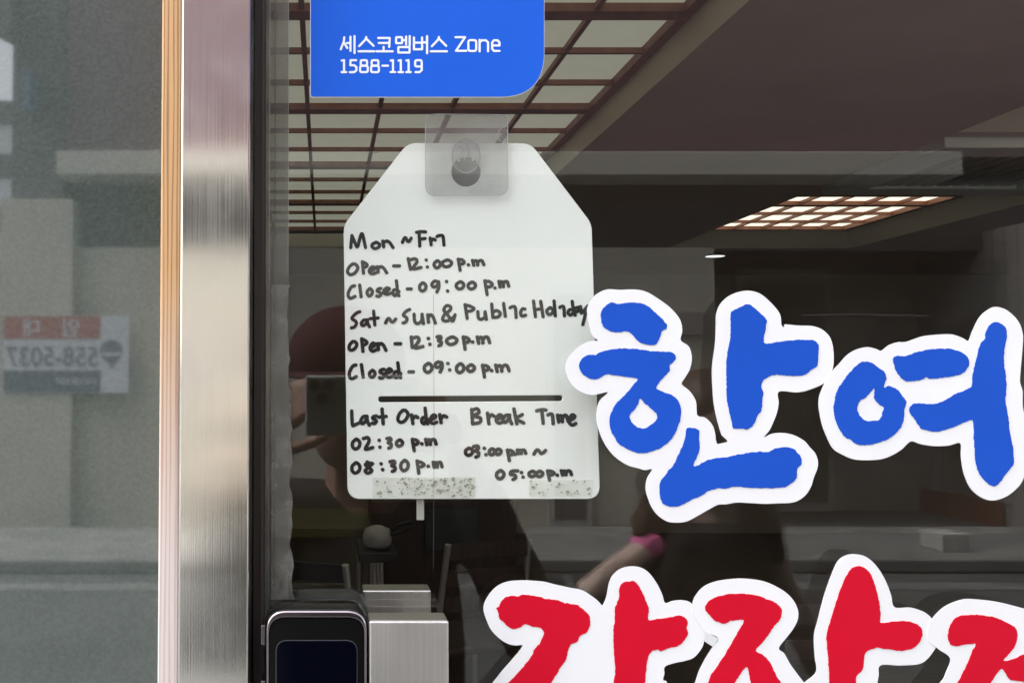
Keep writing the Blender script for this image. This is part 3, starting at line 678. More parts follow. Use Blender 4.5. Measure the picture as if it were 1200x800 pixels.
han = [[A([(187, 165), (200, 130), (235, 102), (275, 108), (330, 103), (375, 105), (420, 122), (460, 158), (495, 190), (512, 225), (488, 245), (475, 280), (455, 308), (415, 310), (370, 293), (345, 265), (318, 245), (275, 250), (240, 248), (210, 232), (192, 205)])],
  [A([(78, 410), (90, 385), (120, 360), (155, 362), (190, 345), (250, 332), (330, 330), (400, 337), (470, 345), (535, 347), (555, 370), (545, 395), (525, 410), (525, 440), (500, 465), (475, 495), (460, 525), (500, 545), (540, 562), (570, 590), (582, 630), (580, 680)]) + [(796, 496), (789, 511), (777.5, 522.5), (762.5, 529), (751, 531), (738, 527), (725, 519), (717, 506)] + A([(228, 690), (240, 640), (265, 595), (300, 565), (320, 540), (345, 510), (368, 480), (310, 468), (260, 462), (215, 457), (185, 472), (150, 480), (115, 470), (88, 445)]),
   A([(380, 578), (410, 605), (440, 630), (462, 655), (458, 685), (430, 708), (395, 724), (360, 712), (338, 690), (328, 660), (350, 630), (370, 605)])],
  [C_([(185, 170), (190, 140), (215, 128), (250, 108), (280, 110), (310, 135), (350, 175), (350, 210), (342, 285), (400, 283), (450, 277), (520, 272), (575, 275), (598, 305), (595, 350), (592, 390), (560, 415), (520, 440), (450, 440), (390, 437), (345, 455), (328, 485), (338, 520), (332, 560), (330, 600), (310, 630), (295, 665), (265, 692), (235, 688), (200, 687), (190, 655), (178, 600), (168, 560), (166, 500), (166, 450), (165, 380), (175, 310), (185, 250)])],
  [B_([(292, 170), (320, 167), (355, 172), (370, 190), (368, 235), (374, 270), (368, 310), (355, 350), (333, 395), (345, 406), (370, 395), (430, 365), (500, 352), (545, 350), (600, 335), (680, 322), (750, 312), (800, 315), (850, 293), (900, 287), (950, 293), (985, 320), (1005, 350), (1010, 385), (985, 420), (980, 470), (955, 505), (900, 535), (800, 543), (700, 540), (600, 533), (530, 545), (490, 540), (430, 560), (380, 590), (300, 625), (240, 655), (180, 655), (145, 635), (128, 600), (122, 540), (130, 495), (160, 460), (185, 425), (215, 390), (240, 330), (270, 270), (285, 220)])]]
yeo_white = (D_([(128, 248), (160, 215), (200, 170), (250, 140), (310, 125), (360, 135), (390, 145), (430, 115), (480, 98), (530, 95), (620, 65), (720, 55)]) + E_([(205, 160), (240, 172), (262, 182), (275, 150), (300, 100), (330, 72), (360, 60), (400, 72), (440, 110), (458, 160), (455, 230), (450, 290), (448, 330), (457, 365), (458, 420), (470, 480), (478, 560), (470, 640), (455, 690), (430, 720), (395, 745), (350, 758), (310, 748), (270, 715), (245, 660), (235, 600), (232, 552), (190, 560), (140, 562), (90, 555)])
  + D_([(552, 645), (500, 690), (440, 725), (370, 745), (250, 745), (170, 715), (120, 680), (85, 610), (60, 540), (45, 450), (50, 390), (80, 320), (108, 275)]))
yeo = [[D_([(128, 480), (130, 430), (142, 380), (165, 335), (190, 300), (215, 265), (245, 235), (275, 210), (310, 204), (345, 215), (375, 238), (405, 262), (418, 300), (405, 335), (412, 348), (428, 340), (465, 350), (500, 385), (525, 425), (518, 470), (515, 520), (495, 570), (465, 605), (420, 635), (350, 658), (310, 665), (260, 662), (220, 635), (190, 620), (160, 580), (140, 530)]),
        D_([(352, 355), (330, 375), (305, 400), (270, 425), (258, 465), (270, 500), (300, 528), (345, 532), (380, 525), (395, 490), (402, 460), (375, 435), (352, 410)])],
  [E_([(-7, 241), (35, 237), (70, 225), (110, 215), (165, 210), (215, 215), (250, 232), (264, 255), (258, 280), (240, 300), (200, 310), (130, 320), (110, 312), (95, 322), (40, 328), (12, 308), (-5, 275)])],
  [E_([(325, 150), (345, 120), (370, 115), (395, 135), (400, 165), (395, 200), (390, 260), (400, 345), (395, 400), (405, 450), (410, 500), (420, 560), (425, 620), (410, 645), (385, 680), (360, 705), (330, 695), (305, 665), (290, 630), (285, 580), (282, 530), (280, 480), (275, 467), (240, 480), (190, 500), (150, 510), (95, 500), (70, 470), (48, 435), (60, 412), (90, 408), (130, 410), (170, 400), (215, 375), (270, 350), (275, 320), (285, 270), (295, 230), (305, 195), (320, 175)])]]
ga_white = (F_([(-40, 960), (20, 890), (100, 795), (160, 720), (230, 640), (280, 580), (298, 545), (250, 547), (200, 535), (150, 505), (90, 445), (55, 370), (38, 310), (45, 260), (80, 200), (130, 150), (200, 120), (300, 112), (380, 115), (450, 122), (520, 140), (620, 162), (700, 178), (760, 215), (800, 245), (830, 278)])
  + G_([(88, 312), (110, 260), (125, 180), (150, 125), (200, 85), (270, 70), (330, 80), (380, 115), (430, 185), (460, 250), (478, 298), (530, 285), (590, 282), (642, 302), (680, 380), (722, 470), (720, 540), (700, 590), (655, 640), (600, 660), (530, 675), (475, 697), (472, 740), (465, 780), (490, 800), (500, 950), (-200, 960)]))
ga = [[F_([(125, 298), (140, 290), (155, 255), (185, 225), (230, 213), (260, 220), (300, 208), (350, 213), (410, 220), (470, 238), (540, 245), (580, 262), (660, 275), (695, 300), (735, 335), (752, 380), (745, 430), (725, 460), (685, 485), (665, 520), (625, 540), (605, 580), (590, 640), (550, 700), (520, 750), (490, 800), (430, 890), (120, 900), (205, 795), (260, 740), (310, 680), (360, 620), (380, 570), (415, 530), (440, 480), (440, 455), (415, 428), (370, 422), (315, 405), (285, 425), (240, 437), (205, 425), (170, 390), (140, 360), (138, 325)])],
  [G_([(200, 185), (235, 165), (285, 165), (310, 190), (335, 235), (355, 280), (375, 340), (370, 400), (400, 403), (460, 395), (520, 385), (560, 375), (600, 390), (618, 420), (610, 450), (620, 490), (600, 530), (560, 565), (500, 580), (450, 600), (430, 590), (395, 600), (370, 635), (362, 690), (355, 750), (350, 800), (345, 900), (155, 900), (155, 800), (165, 720), (160, 640), (155, 540), (155, 470), (162, 400), (165, 330), (188, 270), (190, 220)])]]
ja_white = (H_([(40, 1000), (60, 890), (85, 795), (110, 720), (150, 640), (200, 560), (238, 498), (152, 456), (110, 400), (68, 330), (67, 264), (90, 210), (140, 155), (220, 120), (340, 102), (440, 102), (550, 120), (640, 160), (700, 200), (745, 250), (772, 310), (772, 370), (745, 430), (700, 490), (645, 565), (680, 600), (720, 670), (770, 740), (815, 795)])
  + W_([(350, 658), (388, 622), (383, 560), (380, 480), (395, 420), (415, 340), (440, 265), (470, 195), (500, 170), (535, 163), (580, 172), (620, 205), (655, 258), (680, 320), (695, 370), (760, 372), (820, 395), (856, 440), (866, 490), (848, 540), (800, 588), (720, 597), (640, 597), (632, 640), (620, 700), (590, 800)]) + H_([(700, 1000)]))
ja = [[H_([(150, 300), (165, 265), (200, 235), (260, 215), (330, 203), (430, 203), (510, 215), (570, 240), (620, 260), (660, 300), (662, 345), (640, 390), (610, 420), (580, 470), (540, 520), (490, 580), (530, 605), (585, 660), (610, 720), (660, 800), (700, 880), (500, 900), (460, 800), (445, 730), (430, 690), (400, 720), (360, 780), (340, 820), (290, 900), (100, 900), (175, 795), (190, 745), (240, 680), (290, 600), (330, 530), (370, 460), (410, 385), (375, 375), (320, 385), (280, 400), (230, 390), (185, 350)])],
  [W_([(440, 660), (438, 600), (432, 540), (430, 475), (455, 390), (480, 310), (505, 250), (535, 215), (575, 215), (605, 250), (625, 310), (640, 390), (642, 430), (700, 425), (760, 427), (798, 450), (800, 490), (770, 528), (720, 540), (680, 535), (620, 530), (582, 550), (570, 610), (548, 640), (530, 700), (440, 720)])]]
gu_white = W_([(862, 740), (890, 640), (912, 572), (868, 535), (832, 505), (822, 465), (840, 418), (890, 368), (960, 340), (1020, 340), (1100, 350), (1200, 375), (1290, 400), (1320, 480), (1320, 740)])
gu = [[W_([(905, 470), (920, 425), (960, 402), (1030, 400), (1100, 415), (1160, 445), (1175, 480), (1165, 520), (1135, 560), (1122, 578), (1160, 572), (1220, 548), (1280, 560), (1280, 660), (1200, 660), (1145, 650), (1113, 610), (1075, 660), (1050, 720), (920, 720), (940, 667), (970, 610), (1000, 540), (1010, 512), (930, 522), (908, 505)])]]
def sticker(label, white, parts, m, seed, y0=-.00045):
    c = np.mean(np.array(white), axis=0)
    t = empty('letter_sticker', at(c[0], c[1], 0), label, 'sticker', 'cut vinyl letters on the glass door')
    plate('white_backing', [catmull(white, 1.5, True)], y0, .0004, M['vinyl_white'], t)
    for k, lp in enumerate(parts):
        plate('stroke', [rough_loop(q, .75, 1.0, seed + k) for q in lp], y0 - .00032, .0003, m, t)
    return t
sticker('blue brush syllable overlapping the right edge of the hours sign', han_white, han, M['letter_blue'], 1)
sticker('blue brush syllable with a ring, at the right end of the blue row', yeo_white, yeo, M['letter_blue'], 11, -.0008)
sticker('red brush syllable starting the red row, right of the steel handle', ga_white, ga, M['letter_red'], 21)
sticker('red brush syllable with forked leg in the middle of the red row', ja_white, ja, M['letter_red'], 31, -.0008)
sticker('red brush syllable cut off at the bottom right corner', gu_white, gu, M['letter_red'], 41, -.0012)
tag(plate('sticker_scrap', [H_([(150, 455), (240, 500), (205, 558), (146, 520)])], -.0010, .0002, mat('scrap_white', (.72, .72, .72), .5)), 'tiny white vinyl scrap in the gap between two red syllables', 'scrap')

# ================================================================== THINGS IN THE ROOM
def table(label, x0, x1, y0, y1, z, topm, legm, thick=.05, lr=.018):
    t = empty('dining_table', ((x0 + x1) / 2, (y0 + y1) / 2, 0), label, 'table', 'tables inside the shop')
    boxobj('tabletop', (x0, x1, y0, y1, z - thick, z), topm, t, .006)
    for x in (x0 + .07, x1 - .07):
        for y in (y0 + .07, y1 - .07):
            bm = bmesh.new(); tube(bm, [(x, y, .006), (x, y, z - thick)], lr); bmobj('leg', bm, legm, t)
    return t
p = atz(438, 618, .745)
table('olive wood edged table behind the door lock', p.x - 1.2, p.x, p.y, p.y + .75, .745, M['tablewood'], M['palemetal'])
p = atz(467, 648, .72)
table('small dark serving stand carrying a white pot', p.x - .17, p.x, p.y, p.y + .4, .72, M['darktop'], M['palemetal'], .04, .01)
pc = Vector((p.x - .085, p.y + .12, .722))
pt = empty('pot', pc, 'white pot with black handles on the small dark stand', 'pot')
bm = bmesh.new(); lathe(bm, [(.045, 0), (.062, .02), (.065, .055), (.055, .085), (.02, .10)], pc); bmobj('pot_body', bm, M['pot'], pt, True)
for k in range(2):
    bm = bmesh.new(); tube(bm, [pc + Vector((.05, -.02 * k, .06)), pc + Vector((.09, -.02 * k, .10 - .03 * k)), pc + Vector((.15, -.02 * k, .115 - .02 * k))], .008); bmobj('handle', bm, M['black'], pt)
def chair(label, x, y, rz, m, seatm):
    t = empty('dining_chair', (0, 0, 0), label, 'chair', 'chairs inside the shop')
    boxobj('seat', (-.2, .2, -.2, .2, .43, .465), seatm, t, .012)
    for sx in (-.18, .18):
        bm = bmesh.new(); tube(bm, [(sx * 1.12, -.22, .006), (sx, -.18, .43)], .012); bmobj('leg', bm, m, t)
        bm = bmesh.new(); tube(bm, [(sx * 1.12, .26, .006), (sx, .19, .43), (sx * .98, .22, .65), (sx * .95, .27, .86)], .012); bmobj('leg', bm, m, t)
    bm = bmesh.new()
    for z in (.60, .70, .80): box(bm, -.17, .17, .212 + (z - .6) * .2, .226 + (z - .6) * .2, z, z + .06, .004)
    bmobj('backrest', bm, seatm, t)
    t.location = (x, y, 0); t.rotation_euler = (0, 0, rz)
    return t
q = at(405, 600, 2.9)
chair('chair with pale slanting metal legs in front of the olive table', .0, 2.9, R(160), M['palemetal'], M['darktop'])
chair('chair with pale metal legs beside the brown cabinet', .52, 3.3, R(200), M['palemetal'], M['darkwood'])
chair('slat backed dark chair behind the red syllables', 1.30, 2.3, R(180), M['black'], M['darkwood'])
c = empty('cabinet', (.75, 4.3, 0), 'dark brown cabinet with a green door below the hours sign', 'cabinet')
a, b = at(498, 588, 4.1), at(606, 588, 4.1)
boxobj('carcass', (a.x - .25, b.x, 4.12, 4.6, .01, a.z), M['darkwood'], c, .004)
g = at(560, 645, 4.1)
boxobj('door_leaf', (a.x, g.x, 4.10, 4.117, g.z, a.z - .03), M['greenpanel'], c, .003)

# ================================================================== ACROSS THE STREET (seen mirrored in the glass)
V = 9.2
YF = -V
ob = empty('opposite_building', (1, YF - 2, 0), 'beige and mauve building across the street mirrored in the glass', 'building')
zt, zw, zl0, zl1 = ZR(290, V), ZR(236, V), ZR(211, V), ZR(184, V)
xL, xP, xE = XR(12, 300, V), XR(89, 300, V), XR(838, 350, V)
xLed0, xLed1 = XR(75, 200, V), XR(1110, 180, V)
boxobj('wall', (xP, xE, YF - .3, YF, 0, zt), M['beige'], ob)
boxobj('pier', (xL - .06, xP, YF - .3, YF + .12, 0, zw), M['beige'], ob)
boxobj('fascia', (xP + .001, 12, YF - .6, YF - .25, zt, zl0 + .05), M['recess'], ob)
boxobj('ledge', (xLed0, xLed1, YF - .25, YF + .25, zl0, zl1), M['ledge'], ob, .01)
boxobj('upper_storey', (xLed0 + .02, 14, YF - 4, YF - .01, zl1, 8.2), M['mauve'], ob)
boxobj('cladding', (xL, xLed0, YF - 4, YF - .02, zw, 8.2), M['slate'], ob)
bm = bmesh.new(); a0, a1, a2 = at(-30, 22, V - .5), at(13.5, 44, V - .5), at(13.5, -60, V - .5)
for q in (YF + .5,): 
    f0 = [bm.verts.new((p_.x, q, p_.z)) for p_ in (a0, a1, a2, at(-30, -60, V - .5))]; bm.faces.new(f0)
    g = bmesh.ops.extrude_face_region(bm, geom=bm.faces[:]); bmesh.ops.translate(bm, verts=[v for v in g['geom'] if isinstance(v, bmesh.types.BMVert)], vec=(0, -.4, 0))
bmobj('cornice', bm, M['slate'], ob)
boxobj('back_block', (xL, 14, YF - 6, YF - 2.4, 0, zl0 + .1), M['recess'], ob)
for k, (a, b) in enumerate(((1.2, 2.9), (5.0, 6.9), (8.5, 10.5))):
    f = boxobj('window', (a, b, YF - .05, YF + .02, 5.7, 7.1), M['trimgrey'], ob)
    boxobj('window_pane', (a + .06, b - .06, YF - .03, YF + .026, 5.76, 7.04), M['winglass'], f)
# set-back right half with doors
VB = 10.6
boxobj('rear_wall', (xE, 14, -VB - .3, -VB, 0, zl0), mat('warm_dark_render', (.32, .29, .27), .85, var=.1, vscale=1), ob)
for (a, b, t0, bb) in ((862, 972, 315, 600), (1105, 1215, 316, 600), (640, 690, 330, 600)):
    vv = VB if a > 838 else V
    d = boxobj('door', (XR(a, 400, vv), XR(b, 400, vv), -vv, -vv + .06, 0, ZR(t0, vv)), M['trimgrey'], ob)
    boxobj('door_pane', (XR(a + 7, 400, vv), XR(b - 7, 400, vv), -vv + .01, -vv + .065, .1, ZR(t0 + 16, vv)), M['slate'], d)
boxobj('shop_sign', (XR(700, 370, V), XR(830, 370, V), YF, YF + .05, ZR(392, V), ZR(366, V)), M['slat'], ob)
boxobj('side_wall', (XR(1150, 620, 9.6), XR(1150, 620, 9.6) + .2, -VB, -7.6, 0, 3.0), M['slat'], ob)
bm = bmesh.new()
for k in range(16): box(bm, XR(1150, 620, 9.6) - .02, XR(1150, 620, 9.6) - .001, -VB + .15 + k * .18, -VB + .23 + k * .18, .25, 3.0)
bmobj('slats', bm, M['slat'], ob)
boxobj('brown_plinth', (XR(1150, 620, 9.6) - .05, XR(1150, 620, 9.6) - .021, -VB + .05, -9.2, .0, .26), M['brownbase'], ob)
bs = boxobj('blue_sign_board', (XR(27, 100, V - .3), XR(36, 100, V - .3), YF + .01, YF + .3, ZR(128, V - .3), ZR(82, V - .3)), M['skyblue'])
tag(bs, 'narrow blue projecting board high on the building across the street', 'sign board')
tb = empty('far_tower', (-9, -24, 0), 'pale tall building at the far left edge of the street mirrored', 'building')
boxobj('wall', (-11.5, XR(15, 200, 22) , -26, -22, 0, ZR(118, 22)), M['tower'], tb)
bm = bmesh.new()
for k in range(6): box(bm, -10.8, -7.2, -22.02, -21.97, 1.2 + k * 1.25, 1.75 + k * 1.25)
bmobj('window_band', bm, M['slate'], tb)
# bright parcel on the pavement
a, b = at(1105, 633, 7.2), at(1137, 615, 7.2)
bx = empty('parcel', (a.x, -7.2, a.z), 'pale cardboard parcel left on the pavement across the street', 'parcel')
boxobj('carton', (a.x, b.x, -7.5, -7.2, .11, .11 + .14), M['trimgrey'], bx, .008)
boxobj('carton_tape', (a.x + .08, a.x + .12, -7.505, -7.195, .11, .253), M['ledge'], bx)
# letting banner
bn = empty('letting_banner', at(78, 415, V - .2), None); bn.location.y = YF + .16
tag(bn, 'red and white letting banner with phone number on the beige pier', 'banner')
VBn = V - .13
def bpx(px, py): q = at(px, py, VBn); return (q.x, q.z)
def bplate(nm, px0, px1, py0, py1, off, m):
    (x0, z1), (x1, z0) = bpx(px0, py0), bpx(px1, py1)
    return boxobj(nm, (x0, x1, -VBn, -VBn + off, z0, z1), m, bn)
bplate('sheet', 5, 151, 370, 460, .006, M['ban_white']); bplate('red_field', 5, 118, 370.5, 397, .009, M['ban_red']); bplate('dark_field', 5, 118, 434, 459, .009, M['ban_grey'])
def btext(nm, s, px0, px1, py0, py1, m, off=.011):
    cu = bpy.data.curves.new(nm, 'FONT'); cu.body = s; cu.align_x = 'CENTER'; cu.align_y = 'CENTER'; cu.size = 1; cu.offset = .012
    o = bpy.data.objects.new(nm, cu); col.objects.link(o); me = to_mesh(o); bpy.data.curves.remove(cu)
    v = np.array([q.co[:] for q in me.vertices]) if len(me.vertices) else np.zeros((1, 3))
    lo, hi = v.min(0), v.max(0); (x0, z1), (x1, z0) = bpx(px0, py0), bpx(px1, py1)
    sx, sz = (x1 - x0) / max(hi[0] - lo[0], 1e-3), (z1 - z0) / max(hi[1] - lo[1], 1e-3)
    for q in me.vertices:    # read from the street: text runs towards -X
        q.co = ((x1 - (q.co.x - lo[0]) * sx), -VBn + off, z0 + (q.co.y - lo[1]) * sz)
    return link(nm, me, m, bn)
btext('banner_letter', '대', 29, 47, 374, 394, M['ban_white']); btext('banner_letter', '임', 75, 94, 374, 394, M['ban_white'])
btext('banner_number', '558-5037', 8, 115, 406, 429, M['ban_ink'])
btext('banner_small_print', '010 558-5037', 66, 114, 443, 450, M['ban_white'])
def disc(nm, pts, off, m):
    bm = bmesh.new(); bm.faces.new([bm.verts.new((bpx(*p)[0], -VBn + off, bpx(*p)[1])) for p in pts]); bmobj(nm, bm, m, bn)
disc('balloon_emblem', ell(131, 411, 13, 13), .009, M['ban_ink'])
disc('balloon_band', [(119, 413), (143, 413), (141, 417), (121, 417)], .011, M['ban_white'])
disc('balloon_tip', [(122, 418), (140, 418), (131, 432)], .011, M['ban_ink'])

# ================================================================== PEOPLE (seen mirrored)
def skin_mesh(verts, edges, radii, sub=1):
    me = bpy.data.meshes.new('s'); me.from_pydata(verts, edges, []); o = bpy.data.objects.new('s', me); col.objects.link(o)
    sk = o.modifiers.new('s', 'SKIN'); sk.use_smooth_shade = True
    for i, r in enumerate(radii): me.skin_vertices[0].data[i].radius = (r if isinstance(r, tuple) else (r, r)); me.skin_vertices[0].data[i].use_root = (i == 0)
    ss = o.modifiers.new('u', 'SUBSURF'); ss.levels = sub; ss.render_levels = sub
    return to_mesh(o)
def chain(bm, pts, rads):
    me = skin_mesh([tuple(p) for p in pts], [(i, i + 1) for i in range(len(pts) - 1)], rads); bm.from_mesh(me)
def ball(bm, c, r, seg=20):
    ret = bmesh.ops.create_uvsphere(bm, u_segments=seg, v_segments=seg // 2 + 4, radius=1)
    for q in ret['verts']: q.co = Vector(c) + Vector((q.co.x * r[0], q.co.y * r[1], q.co.z * r[2]))
def fuse(name, bm, voxel, m, parent):
    me = bpy.data.meshes.new(name); bm.to_mesh(me); bm.free()
    o = bpy.data.objects.new(name, me); col.objects.link(o)
    rm = o.modifiers.new('r', 'REMESH'); rm.mode = 'VOXEL'; rm.voxel_size = voxel
    sm = o.modifiers.new('m', 'SMOOTH'); sm.iterations = 3; sm.factor = .5
    me2 = to_mesh(o); return link(name, me2, m, parent, True)
def hand(bm, wrist, d, palm_n, side, curl, s=1.0):
    """palm and five bent fingers; d fingers' direction, palm_n palm normal, side towards the thumb"""
    w = Vector(wrist); d = Vector(d).normalized(); nrm = Vector(palm_n).normalized(); sd = Vector(side).normalized()
    chain(bm, [w, w + d * .04 * s, w + d * .085 * s], [(.024 * s, .016 * s), (.036 * s, .015 * s), (.038 * s, .013 * s)])
    for k, (L, off) in enumerate(((.072, .027), (.080, .010), (.074, -.009), (.058, -.026))):
        b = w + d * .082 * s + sd * off * s; a = 0; pts = [b - d * .02 * s, b]
        for seg in (.45, .32, .23):
            a += curl; pts.append(pts[-1] + (d * math.cos(a) + nrm * math.sin(a)) * L * seg * s)
        chain(bm, pts, [.009 * s, .009 * s, .0088 * s, .008 * s, .007 * s])
    b = w + d * .025 * s + sd * .022 * s
    chain(bm, [b, b + (sd * .8 + d * .5) * .035 * s, b + (sd * .8 + d * .9) * .052 * s + nrm * .012 * s, b + (sd * .7 + d * 1.1) * .066 * s + nrm * .026 * s], [.012 * s, .0115 * s, .010 * s, .008 * s])
def head(bm, c, f, s=1.0):
    """face looks along f (horizontal)"""
    c = Vector(c); f = Vector(f).normalized(); r = Vector((0, 0, 1)).cross(f)
    ball(bm, c + Vector((0, 0, .025)) * s, (.076 * s, .09 * s, .095 * s))
    ball(bm, c + f * .022 * s + Vector((0, 0, -.055)) * s, (.056 * s, .064 * s, .062 * s))
    chain(bm, [c + f * .086 * s + Vector((0, 0, .012)) * s, c + f * .100 * s + Vector((0, 0, -.018)) * s, c + f * .108 * s + Vector((0, 0, -.034)) * s], [.008 * s, .010 * s, .012 * s])
    for q in (-1, 1): ball(bm, c + r * q * .080 * s + Vector((0, 0, -.005)) * s, (.014 * s, .018 * s, .03 * s), 12)
def face_parts(t, c, f, s=1.0):
    c = Vector(c); f = Vector(f).normalized(); r = Vector((0, 0, 1)).cross(f)
    for q in (-1, 1):
        bm = bmesh.new(); ball(bm, c + f * .083 * s + r * q * .031 * s + Vector((0, 0, .008)) * s, (.013 * s, .007 * s, .008 * s), 12); bmobj('eye', bm, M['eye'], t, True)
    bm = bmesh.new(); ball(bm, c + f * .086 * s + Vector((0, 0, -.062)) * s, (.022 * s, .006 * s, .007 * s), 12); bmobj('mouth', bm, M['lip'], t, True)

FW = Vector((0, 1, 0))
# photographer, taking the picture with a phone held sideways
px0, py0 = .075, -1.03
hc = Vector((.035, -.955, CZ - .022))
ph = empty('person', (px0, py0, 0), 'person in red cap and dark coat photographing with a phone, mirrored', 'person', 'people mirrored in the door glass')
# joints: hands at the two ends of the phone (phone x -.024 .. .123, z CZ-.067 .. CZ+.009)
shL, shR = Vector((px0 - .185, py0, 1.235)), Vector((px0 + .185, py0, 1.235))
elL, elR = Vector((px0 - .25, py0 + .10, 1.02)), Vector((px0 + .27, py0 + .10, 1.02))
wrL, wrR = Vector((-.085, -.76, CZ - .085)), Vector((.185, -.76, CZ - .085))
bm = bmesh.new()
head(bm, hc, FW)
chain(bm, [(px0, py0, .92), (px0, py0 - .0, 1.10), (px0, py0, 1.22), (px0 - .01, py0 + .02, 1.30), hc + Vector((0, -.02, -.06))], [(.15, .10), (.15, .105), (.13, .09), .055, .055])
for sh, el, wr in ((shL, elL, wrL), (shR, elR, wrR)):
    chain(bm, [(px0, py0, 1.2), sh, (sh + el) / 2, el, (el + wr) / 2, wr], [.08, .055, .047, .040, .036, .026])
for sx in (-.095, .095):
    chain(bm, [(px0 + sx * .7, py0, .92), (px0 + sx, py0, .82), (px0 + sx * 1.05, py0 + .01, .47), (px0 + sx * 1.1, py0 - .02, .09), (px0 + sx * 1.2, py0 + .12, .035)], [.10, .085, .058, .040, .035])
hand(bm, wrL, (.45, .55, .62), (.9, -.5, 0), (.4, .55, -.6), .50, .95)
hand(bm, wrR, (-.45, .55, .62), (-.9, -.5, 0), (-.4, .55, -.6), .50, .95)
body = fuse('body', bm, .0055, M['skin'], ph)
face_parts(body, hc, FW)
bm = bmesh.new()
chain(bm, [(px0, py0, .80), (px0, py0, 1.0), (px0, py0, 1.20), (px0, py0 + .01, 1.275)], [(.185, .135), (.18, .135), (.165, .12), .075])
for sh, el, wr in ((shL, elL, wrL), (shR, elR, wrR)):
    chain(bm, [(px0, py0, 1.19), sh, (sh + el) / 2, el, (el + wr) / 2, el.lerp(wr, .86)], [.10, .078, .068, .060, .052, .044])
fuse('coat', bm, .009, M['coat'], ph)
bm = bmesh.new()
for sx in (-.095, .095): chain(bm, [(px0 + sx * .7, py0, .90), (px0 + sx, py0, .80), (px0 + sx * 1.05, py0 + .01, .47), (px0 + sx * 1.1, py0 - .02, .10)], [.125, .108, .078, .062])
fuse('trousers', bm, .01, M['trouser'], ph)
for sx in (-.095, .095):
    bm = bmesh.new(); chain(bm, [(px0 + sx * 1.1, py0 - .05, .05), (px0 + sx * 1.2, py0 + .14, .045)], [.05, .045]); bmobj('shoe', bm, M['shoe'], ph, True)
cp = empty('cap', hc); cp.parent = ph; cp.matrix_parent_inverse = ph.matrix_basis.inverted()
bm = bmesh.new(); ball(bm, hc + Vector((0, -.008, .055)), (.098, .115, .092), 28)
for q in [v for v in bm.verts if v.co.z < hc.z + .030]: q.co.z = hc.z + .030
bmobj('crown', bm, M['redcap'], cp, True)
bm = bmesh.new()
n = 24; top = []; bot = []
for k in range(n + 1):
    a = math.pi * (k / n); inn = hc + Vector((.090 * math.cos(a), .085 * math.sin(a) + .01, .036)); out = hc + Vector((.098 * math.cos(a), .185 * math.sin(a) + .01, .036 - .014 * math.sin(a)))
    top.append((bm.verts.new(inn + Vector((0, 0, .004))), bm.verts.new(out + Vector((0, 0, .004))))); bot.append((bm.verts.new(inn), bm.verts.new(out)))
for k in range(n):
    bm.faces.new((top[k][0], top[k][1], top[k + 1][1], top[k + 1][0])); bm.faces.new((bot[k][0], bot[k + 1][0], bot[k + 1][1], bot[k][1]))
    bm.faces.new((top[k][1], bot[k][1], bot[k + 1][1], top[k + 1][1])); bm.faces.new((top[k][0], top[k + 1][0], bot[k + 1][0], bot[k][0]))
bmobj('peak', bm, M['redcap'], cp, True)
# phone (its lens is where the picture is taken from)
pn = empty('phone', (.05, -.63, CZ - .03), 'pale grey green phone with three lenses held sideways by the photographer', 'phone')
boxobj('phone_body', (-.0245, .1225, -.6335, -.6262, CZ - .0675, CZ + .0095), M['phone'], pn, .0035, 3)
boxobj('camera_plateau', (-.0225, .0155, -.6262, -.6248, CZ - .0305, CZ + .0065), mat('phone_plateau', (.56, .63, .60), .2), pn, .0006)
for x, z in ((-.013, -.003), (.006, -.003), (-.003, -.020)):
    bm = bmesh.new(); tube(bm, [(x, -.6248, CZ + z), (x, -.6236, CZ + z)], .0072, 24); L = bmobj('camera_lens', bm, M['lens'], pn)
# second person: long brown hair, pink sleeve, arm held out
def ref(px, py, D):   # mirrored point at D metres of sight line from the camera
    q = at(px, py, D + CY); return Vector((q.x, -q.y, q.z))
D2 = 1.9
hc2 = ref(835, 515, D2)
wx, wy = hc2.x, hc2.y - .03
wm = empty('person', (wx, wy, 0), 'person with long brown hair, pink sleeve and black vest, mirrored', 'person', 'people mirrored in the door glass')
s = .94
nz = hc2.z - .135
shA = ref(768, 640, D2 + .02); shB = Vector((2 * wx - shA.x, shA.y, shA.z))
elA = ref(660, 722, D2 - .06); wrA = ref(715, 830, D2 - .12)
elB = shB + Vector((.10, .02, -.24)); wrB = elB + Vector((-.03, .10, -.2))
bm = bmesh.new()
head(bm, hc2, FW, s)
shz = shA.z
chain(bm, [(wx, wy, shz - .45), (wx, wy, shz - .25), (wx, wy, shz - .02), (wx, wy + .01, shz + .06), hc2 + Vector((0, -.02, -.07))], [(.14, .10), (.12, .09), (.12, .08), .048, .048])
for sh, el, wr in ((shA, elA, wrA), (shB, elB, wrB)):
    chain(bm, [(wx, wy, shz - .03), sh, (sh + el) / 2, el, (el + wr) / 2, wr], [.06, .036, .034, .031, .028, .022])
for sx in (-.085, .085):
    chain(bm, [(wx + sx * .7, wy, shz - .45), (wx + sx, wy, shz - .52), (wx + sx * 1.0, wy + .01, .36), (wx + sx * 1.0, wy - .02, .08), (wx + sx * 1.1, wy + .11, .032)], [.10, .085, .054, .037, .032])
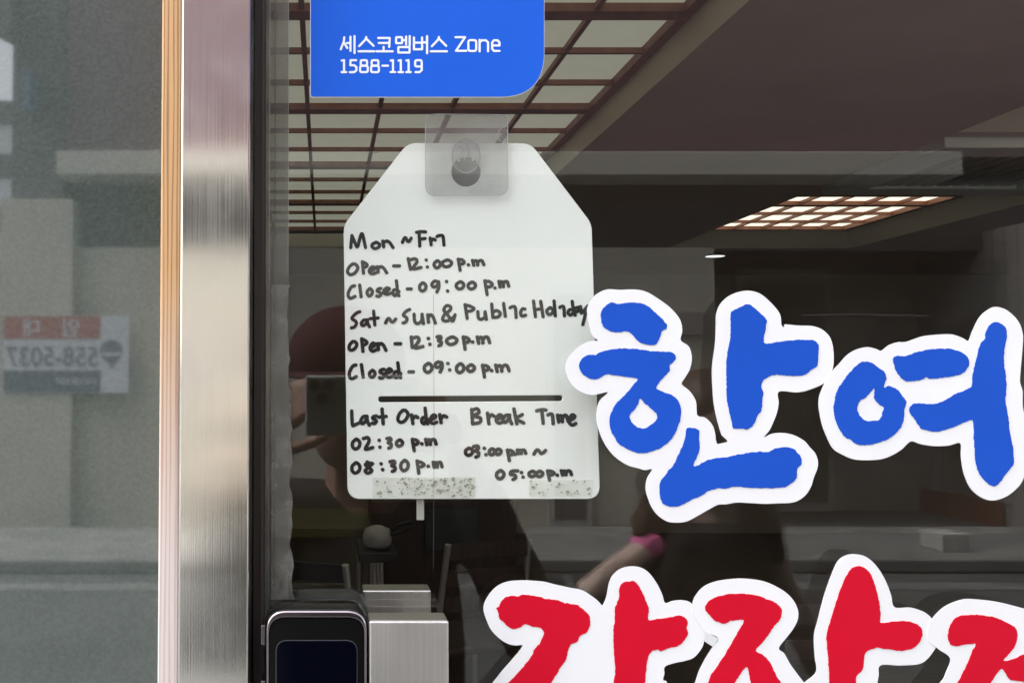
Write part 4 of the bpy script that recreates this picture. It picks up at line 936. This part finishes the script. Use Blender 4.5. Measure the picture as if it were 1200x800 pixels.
hand(bm, wrA, (.25, .1, -1), (1, 0, .1), (0, 1, 0), .3, .88)
hand(bm, wrB, (-.05, .2, -1), (-1, 0, 0), (0, 1, 0), .3, .88)
body2 = fuse('body', bm, .0055, M['sunlitskin'], wm)
face_parts(body2, hc2, FW, s)
bm = bmesh.new()
chain(bm, [(wx, wy, shz - .58), (wx, wy, shz - .35), (wx, wy, shz - .03), (wx, wy + .012, shz + .075)], [(.175, .12), (.155, .115), (.165, .11), .085])
fuse('vest', bm, .008, M['blackvest'], wm)
for sh, el, mm in ((shA, elA, 'pinktop'), (shB, elB, 'blackvest')):
    bm = bmesh.new(); d = (el - sh).normalized(); e0 = sh.lerp(el, .20)
    chain(bm, [sh - d * .015, sh, e0], [.036, .044, .046])
    fuse('sleeve', bm, .005, M[mm], wm)
bm = bmesh.new()
for sx in (-.085, .085): chain(bm, [(wx + sx * .7, wy, shz - .45), (wx + sx, wy, shz - .52), (wx + sx, wy + .01, .36), (wx + sx, wy - .02, .09)], [.125, .105, .075, .06])
fuse('trousers', bm, .01, M['trouser'], wm)
for sx in (-.085, .085):
    bm = bmesh.new(); chain(bm, [(wx + sx, wy - .05, .045), (wx + sx * 1.1, wy + .12, .04)], [.045, .04]); bmobj('shoe', bm, M['shoe'], wm, True)
bm = bmesh.new()
ball(bm, hc2 + Vector((0, -.022, .040)), (.088, .10, .098), 24)
rnd = random.Random(4)
for k in range(46):
    a = R(rnd.uniform(140, 400)); ca, sa = math.cos(a), math.sin(a)
    x0, y0 = hc2.x + .072 * ca, hc2.y - .03 + .07 * sa
    w = rnd.uniform(.6, 1.35); zend = hc2.z - rnd.uniform(.24, .36)
    tube(bm, [(x0 * 1, y0, hc2.z + .04), (hc2.x + .088 * ca, y0 - .01, hc2.z - .07), (hc2.x + .115 * ca * w, y0 - .015, hc2.z - .17), (hc2.x + .125 * ca * w + rnd.uniform(-.01, .01), y0 + .02 * rnd.random(), zend)], [.016, .017, .015, .003], 7)
bmobj('hair', bm, M['hair'], wm, True)
